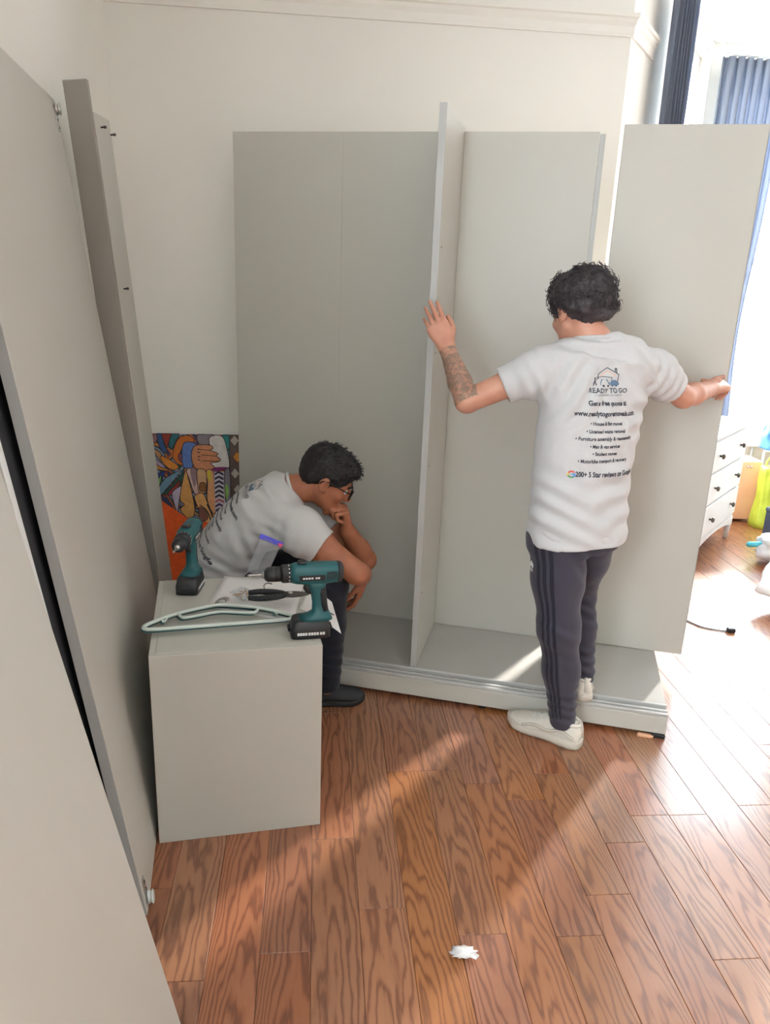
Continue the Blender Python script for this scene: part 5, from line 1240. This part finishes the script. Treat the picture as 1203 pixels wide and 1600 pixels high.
# ------------------------------------------------------------------ the bay: curtains and stored things
cu_ = NT('slate_blue_curtain'); tc_ = cu_.n('ShaderNodeTexCoord'); n_ = cu_.n('ShaderNodeTexNoise', Vector=tc_.outputs['Object'], Scale=300.0)
cu_.set(cu_.bsdf.inputs['Base Color'], cu_.mix(n_.outputs[0], srgb(126, 132, 146), srgb(138, 144, 158))); cu_.bsdf.inputs['Roughness'].default_value = 0.9
tl = cu_.n('ShaderNodeBsdfTranslucent', Color=srgb(160, 168, 184)); ms_ = cu_.n('ShaderNodeMixShader', _0=0.45)
cu_.t.links.new(cu_.bsdf.outputs[0], ms_.inputs[1]); cu_.t.links.new(tl.outputs[0], ms_.inputs[2]); cu_.t.links.new(ms_.outputs[0], cu_.out.inputs['Surface'])
def curtain(a, b, s0, s1, off, label, z0, z1, nf, amp, seed):
    d = (b - a).normalized(); nr = Vector((d.y, -d.x, 0)); rz = math.atan2(d.y, d.x)
    root = empty('curtain', a + d * s0 + nr * off, rz); tag(root, label, 'curtain', 'curtains of the bay window')
    w_ = s1 - s0; nx, nz = nf * 10, 30; V, F = [], []
    for lay in (0, 1):
        for j in range(nz + 1):
            t = j / nz; z = z0 + (z1 - z0) * t
            gather = 1.0 - 0.22 * math.exp(-((t - 0.42) / 0.2) ** 2)
            for i in range(nx + 1):
                s = i / nx; ph = 2 * math.pi * nf * s
                am = amp * (0.75 + 0.35 * mnoise.noise(Vector((s * 3, t * 2, seed))))
                y = am * math.sin(ph + 0.5 * math.sin(t * 3 + seed)) + 0.02 * mnoise.noise(Vector((s * 2, t * 1.5, seed + 5)))
                x = w_ * (0.5 + (s - 0.5) * gather) + 0.01 * math.sin(2 * ph + seed)
                V.append((x, y + lay * 0.003, z))
    W1 = nx + 1; o_ = W1 * (nz + 1)
    for j in range(nz):
        for i in range(nx):
            q = j * W1 + i; F.append((q, q + 1, q + W1 + 1, q + W1)); F.append((o_ + q, o_ + q + W1, o_ + q + W1 + 1, o_ + q + 1))
    for i in range(nx): F.append((i, o_ + i, o_ + i + 1, i + 1)); q = nz * W1 + i; F.append((q, q + 1, o_ + q + 1, o_ + q))
    for j in range(nz): q = j * W1; F.append((q, q + W1, o_ + q + W1, o_ + q)); q += nx; F.append((q, o_ + q, o_ + q + W1, q + W1))
    fixn(mobj('drape', V, F, cu_.mat, root, True))
    for k in range(nf):
        tube('curtain_ring', [(w_ * (k + 0.5) / nf, 0.016 * math.cos(t), z1 + 0.008 + 0.016 * math.sin(t)) for t in [2 * math.pi * i / 12 for i in range(12)]], 0.002, M['steel'], root, 5, True)
    return root
curtain(P1, P2, 0.38, 0.74, 0.105, 'dark blue curtain gathered beside the wall corner', 0.12, 3.035, 6, 0.030, 1.0)
curtain(P2, P3, 0.02, 0.46, 0.105, 'pale-lit blue curtain hanging at the far side of the bay', 0.12, 3.035, 7, 0.030, 2.7)
def rod(a, b, label):
    d = (b - a).normalized(); nr = Vector((d.y, -d.x, 0)); L = (b - a).length
    root = empty('curtain_rod', a + nr * 0.105 + Vector((0, 0, 3.052)), math.atan2(d.y, d.x)); tag(root, label, 'curtain rod')
    tube('pole', [(0.10, 0, 0), (L - 0.16, 0, 0)], 0.009, M['white_plastic'], root, 10)
    for x in (0.12, L - 0.18):
        box('bracket', (x - 0.008, 0.0, -0.012), (x + 0.008, 0.104, 0.012), M['white_plastic'], root, 0.003)
rod(P1, P2, 'white curtain rod holding the dark curtain by the wall corner'); rod(P2, P3, 'white curtain rod over the far bay window')

# white chest of drawers
CE = Vector((0.607, 0.795, 0)).normalized(); CN = Vector((CE.y, -CE.x, 0))
CH = empty('chest_of_drawers', (1.85, 4.35, 0), math.atan2(CE.y, CE.x)); tag(CH, 'white chest of drawers with dark knobs and curved apron by the window', 'chest')
CW, CD, CHt = 0.86, 0.42, 0.82      # local: x along the front, front face at y = 0, body towards +y
box('body', (0, 0.004, 0.16), (CW, CD, CHt - 0.024), M['white_furn'], CH, 0.004)
box('top', (-0.02, -0.02, CHt - 0.0235), (CW + 0.02, CD + 0.01, CHt), M['white_furn'], CH, 0.006)
for i in range(3):
    z0 = 0.195 + i * 0.198
    dr_ = box('drawer', (0.035, -0.012, z0), (CW - 0.035, 0.0038, z0 + 0.186), M['white_furn'], CH, 0.004)
    for x in (0.20, CW - 0.20):
        lathe('knob', [(0.006, 0), (0.006, 0.012), (0.016, 0.018), (0.017, 0.026), (0.010, 0.031), (0.001, 0.032)], M['chrome'], dr_, axis=(0, -1, 0), org=(x, -0.012, z0 + 0.095), n=16)
ap = [(0.0, 0.1595), (0.0, 0.10)] + [(0.05 + (CW - 0.1) * t, 0.10 + 0.045 * math.sin(math.pi * t) ** 0.6) for t in [k / 16 for k in range(17)]] + [(CW, 0.10), (CW, 0.1595)]
n = len(ap); V = [(x, 0.0, z) for x, z in ap] + [(x, 0.018, z) for x, z in ap]; F = [tuple(range(n)), tuple(range(2 * n - 1, n - 1, -1))] + [(i, n + i, n + (i + 1) % n, (i + 1) % n) for i in range(n)]
fixn(mobj('apron', V, F, M['white_furn'], CH))
for x in (0.0, CW):
    for y in (0.02, CD - 0.03):
        s = 1 if x == 0 else -1
        loft('leg', [((x + s * 0.010, y + 0.004, 0.0), 0.014, 0.014, 4), ((x + s * 0.022, y, 0.08), 0.020, 0.018, 4), ((x + s * 0.026, y, 0.1605), 0.026, 0.022, 4)], M['white_furn'], CH, 14)

# peach wooden cabinet beyond the chest
CB = empty('small_cabinet', (2.50, 5.40, 0), PHI); tag(CB, 'small peach wood cabinet behind the white chest', 'cabinet')
box('body', (0, 0.012, 0.02), (0.20, 0.20, 0.46), M['peach_wood'], CB, 0.003)
dd = box('door', (0.003, 0, 0.025), (0.197, 0.0115, 0.455), M['peach_wood'], CB, 0.002)
for x in (0.085, 0.115): lathe('knob', [(0.004, 0), (0.004, 0.008), (0.008, 0.012), (0.006, 0.018), (0.001, 0.019)], M['steel'], dd, axis=(0, -1, 0), org=(x, 0, 0.42), n=10)
for x in (0.02, 0.18):
    for y in (0.03, 0.18): lathe('foot', [(0.012, 0), (0.014, 0.02)], M['peach_wood'], CB, org=(x, y, 0), n=10)
# bags
M['lime'] = mat('lime_bag', srgb(200, 214, 74), 0.5, var=0.12, vscale=12, bump=0.3, bscale=60); M['blue_bag'] = mat('light_blue_cloth', srgb(92, 150, 208), 0.7, var=0.15, vscale=10)
def bag(name, label, loc, W, D, H_, m, rz, seed, handles=None, cat='bag', amp=0.02):
    root = empty(name, loc, rz); tag(root, label, cat); rs = []
    for j in range(13):
        t = j / 12; k = 1.0 - 0.10 * t + 0.05 * math.sin(t * 7 + seed); zz = H_ * t; rg = []
        for i in range(28):
            a = 2 * math.pi * i / 28; c_, s_ = math.cos(a), math.sin(a)
            nn = amp * mnoise.noise(Vector((c_ * 1.7, s_ * 1.7, t * 3 + seed))) * (0.2 + t)
            rg.append(Vector((math.copysign(abs(c_) ** 0.5, c_) * W / 2 * k + nn, math.copysign(abs(s_) ** 0.5, s_) * D / 2 * k * (1 - 0.35 * t) + nn, zz + nn * 0.6 * t)))
        rs.append(rg)
    V, F = loft_mesh(rs); fixn(mobj('sack', V, F, m, root, True))
    if handles:
        for s in (-1, 1):
            tube('handle', catmull([(-W * 0.22, s * D * 0.26, H_ * 0.93), (-W * 0.2, s * D * 0.26, H_ * 1.08), (0, s * D * 0.2, H_ * 1.2), (W * 0.2, s * D * 0.26, H_ * 1.08), (W * 0.22, s * D * 0.26, H_ * 0.93)], 6), 0.006, handles, root, 6)
    return root
lb = bag('shopping_bag', 'lime green shopping bag standing beside the peach cabinet', (2.755, 5.34, 0.0), 0.20, 0.16, 0.44, M['lime'], PHI, 1.3, M['lime'])
mobj('white_panel', [(-0.05, -0.083, 0.10), (-0.01, -0.083, 0.10), (0.02, -0.074, 0.33), (-0.02, -0.074, 0.33)], [(0, 1, 2, 3)], M['print_white'], lb)
mobj('white_panel', [(0.01, -0.083, 0.10), (0.05, -0.083, 0.10), (0.07, -0.074, 0.33), (0.03, -0.074, 0.33)], [(0, 1, 2, 3)], M['print_white'], lb)
# crate stand with a blue bag on it
RK = empty('wire_rack', (2.62, 5.50, 0), PHI); tag(RK, 'pale wire rack behind the cabinet carrying a blue bag', 'rack')
for x in (0.0, 0.44):
    for y in (0.16, 0.0): tube('post', [(x + 0.12, y, 0), (x + 0.12, y, 0.51)], 0.008, M['white_plastic'], RK, 8)
for z in (0.25, 0.515):
    for y in (0.0, 0.16): tube('cross_wire', [(0.12, y, z), (0.56, y, z)], 0.005, M['white_plastic'], RK, 8)
    for k in range(6): tube('shelf_wire', [(0.16 + 0.07 * k, 0.0, z), (0.16 + 0.07 * k, 0.16, z)], 0.004, M['white_plastic'], RK, 6)
bag('blue_bag', 'crumpled light blue bag lying on the wire rack', (2.92, 5.60, 0.521), 0.34, 0.18, 0.20, M['blue_bag'], PHI, 4.0, None, 'bag', 0.05)
# dark storage box, floor bag and white bundle
M['slate'] = mat('slate_grey_fabric', srgb(84, 96, 118), 0.7, var=0.1)
SBX = empty('storage_box', (2.72, 4.90, 0), math.radians(12)); tag(SBX, 'slate grey fabric storage box standing by the bags', 'box')
box('body', (-0.13, -0.10, 0), (0.17, 0.12, 0.215), M['slate'], SBX, 0.008, seg=2); box('lid', (-0.135, -0.105, 0.2155), (0.175, 0.125, 0.245), M['slate'], SBX, 0.006)
box('label_tab', (-0.03, -0.104, 0.09), (0.05, -0.1005, 0.13), M['paper'], SBX, 0.001)
M['sheet_white'] = mat('white_bedding', srgb(232, 234, 238), 0.85, var=0.05, bump=0.3, bscale=30); M['cyan'] = mat('cyan_plastic', srgb(84, 196, 216), 0.4)
fb = crumple('laundry_bag', 0.20, 6.1, M['sheet_white'], (2.57, 4.55, 0.0), sub=4, sq=(1.15, 0.8, 0.5), amp=0.35, freq=1.8); tag(fb, 'crumpled white plastic bag with a cyan edge on the floor', 'bag')
tube('cyan_edge', catmull([(-0.28, 0.06, 0.10), (-0.20, 0.02, 0.12), (-0.10, 0.02, 0.13), (-0.02, -0.02, 0.15)], 5), [0.008] + [0.018] * 14 + [0.008], M['cyan'], fb, 8)
wb = crumple('bedding_bundle', 0.26, 2.4, M['sheet_white'], (2.37, 3.86, 0.0), sub=4, sq=(1.2, 0.9, 0.45), amp=0.3, freq=1.6); tag(wb, 'white bundle of bedding on the sunlit floor at the frame edge', 'bedding')
# cable on the floor
cb = tube('power_cable', catmull([(1.42, 3.80, 0.004), (1.50, 3.74, 0.004), (1.56, 3.66, 0.004), (1.62, 3.57, 0.004), (1.68, 3.54, 0.004), (1.735, 3.525, 0.004)], 8), 0.0035, M['cable'], None, 8)
tag(cb, 'thin black cable on the floor behind the loose panel', 'cable')
box('plug', (1.735, 3.512, 0.0005), (1.775, 3.540, 0.022), M['cable'], cb, 0.004)
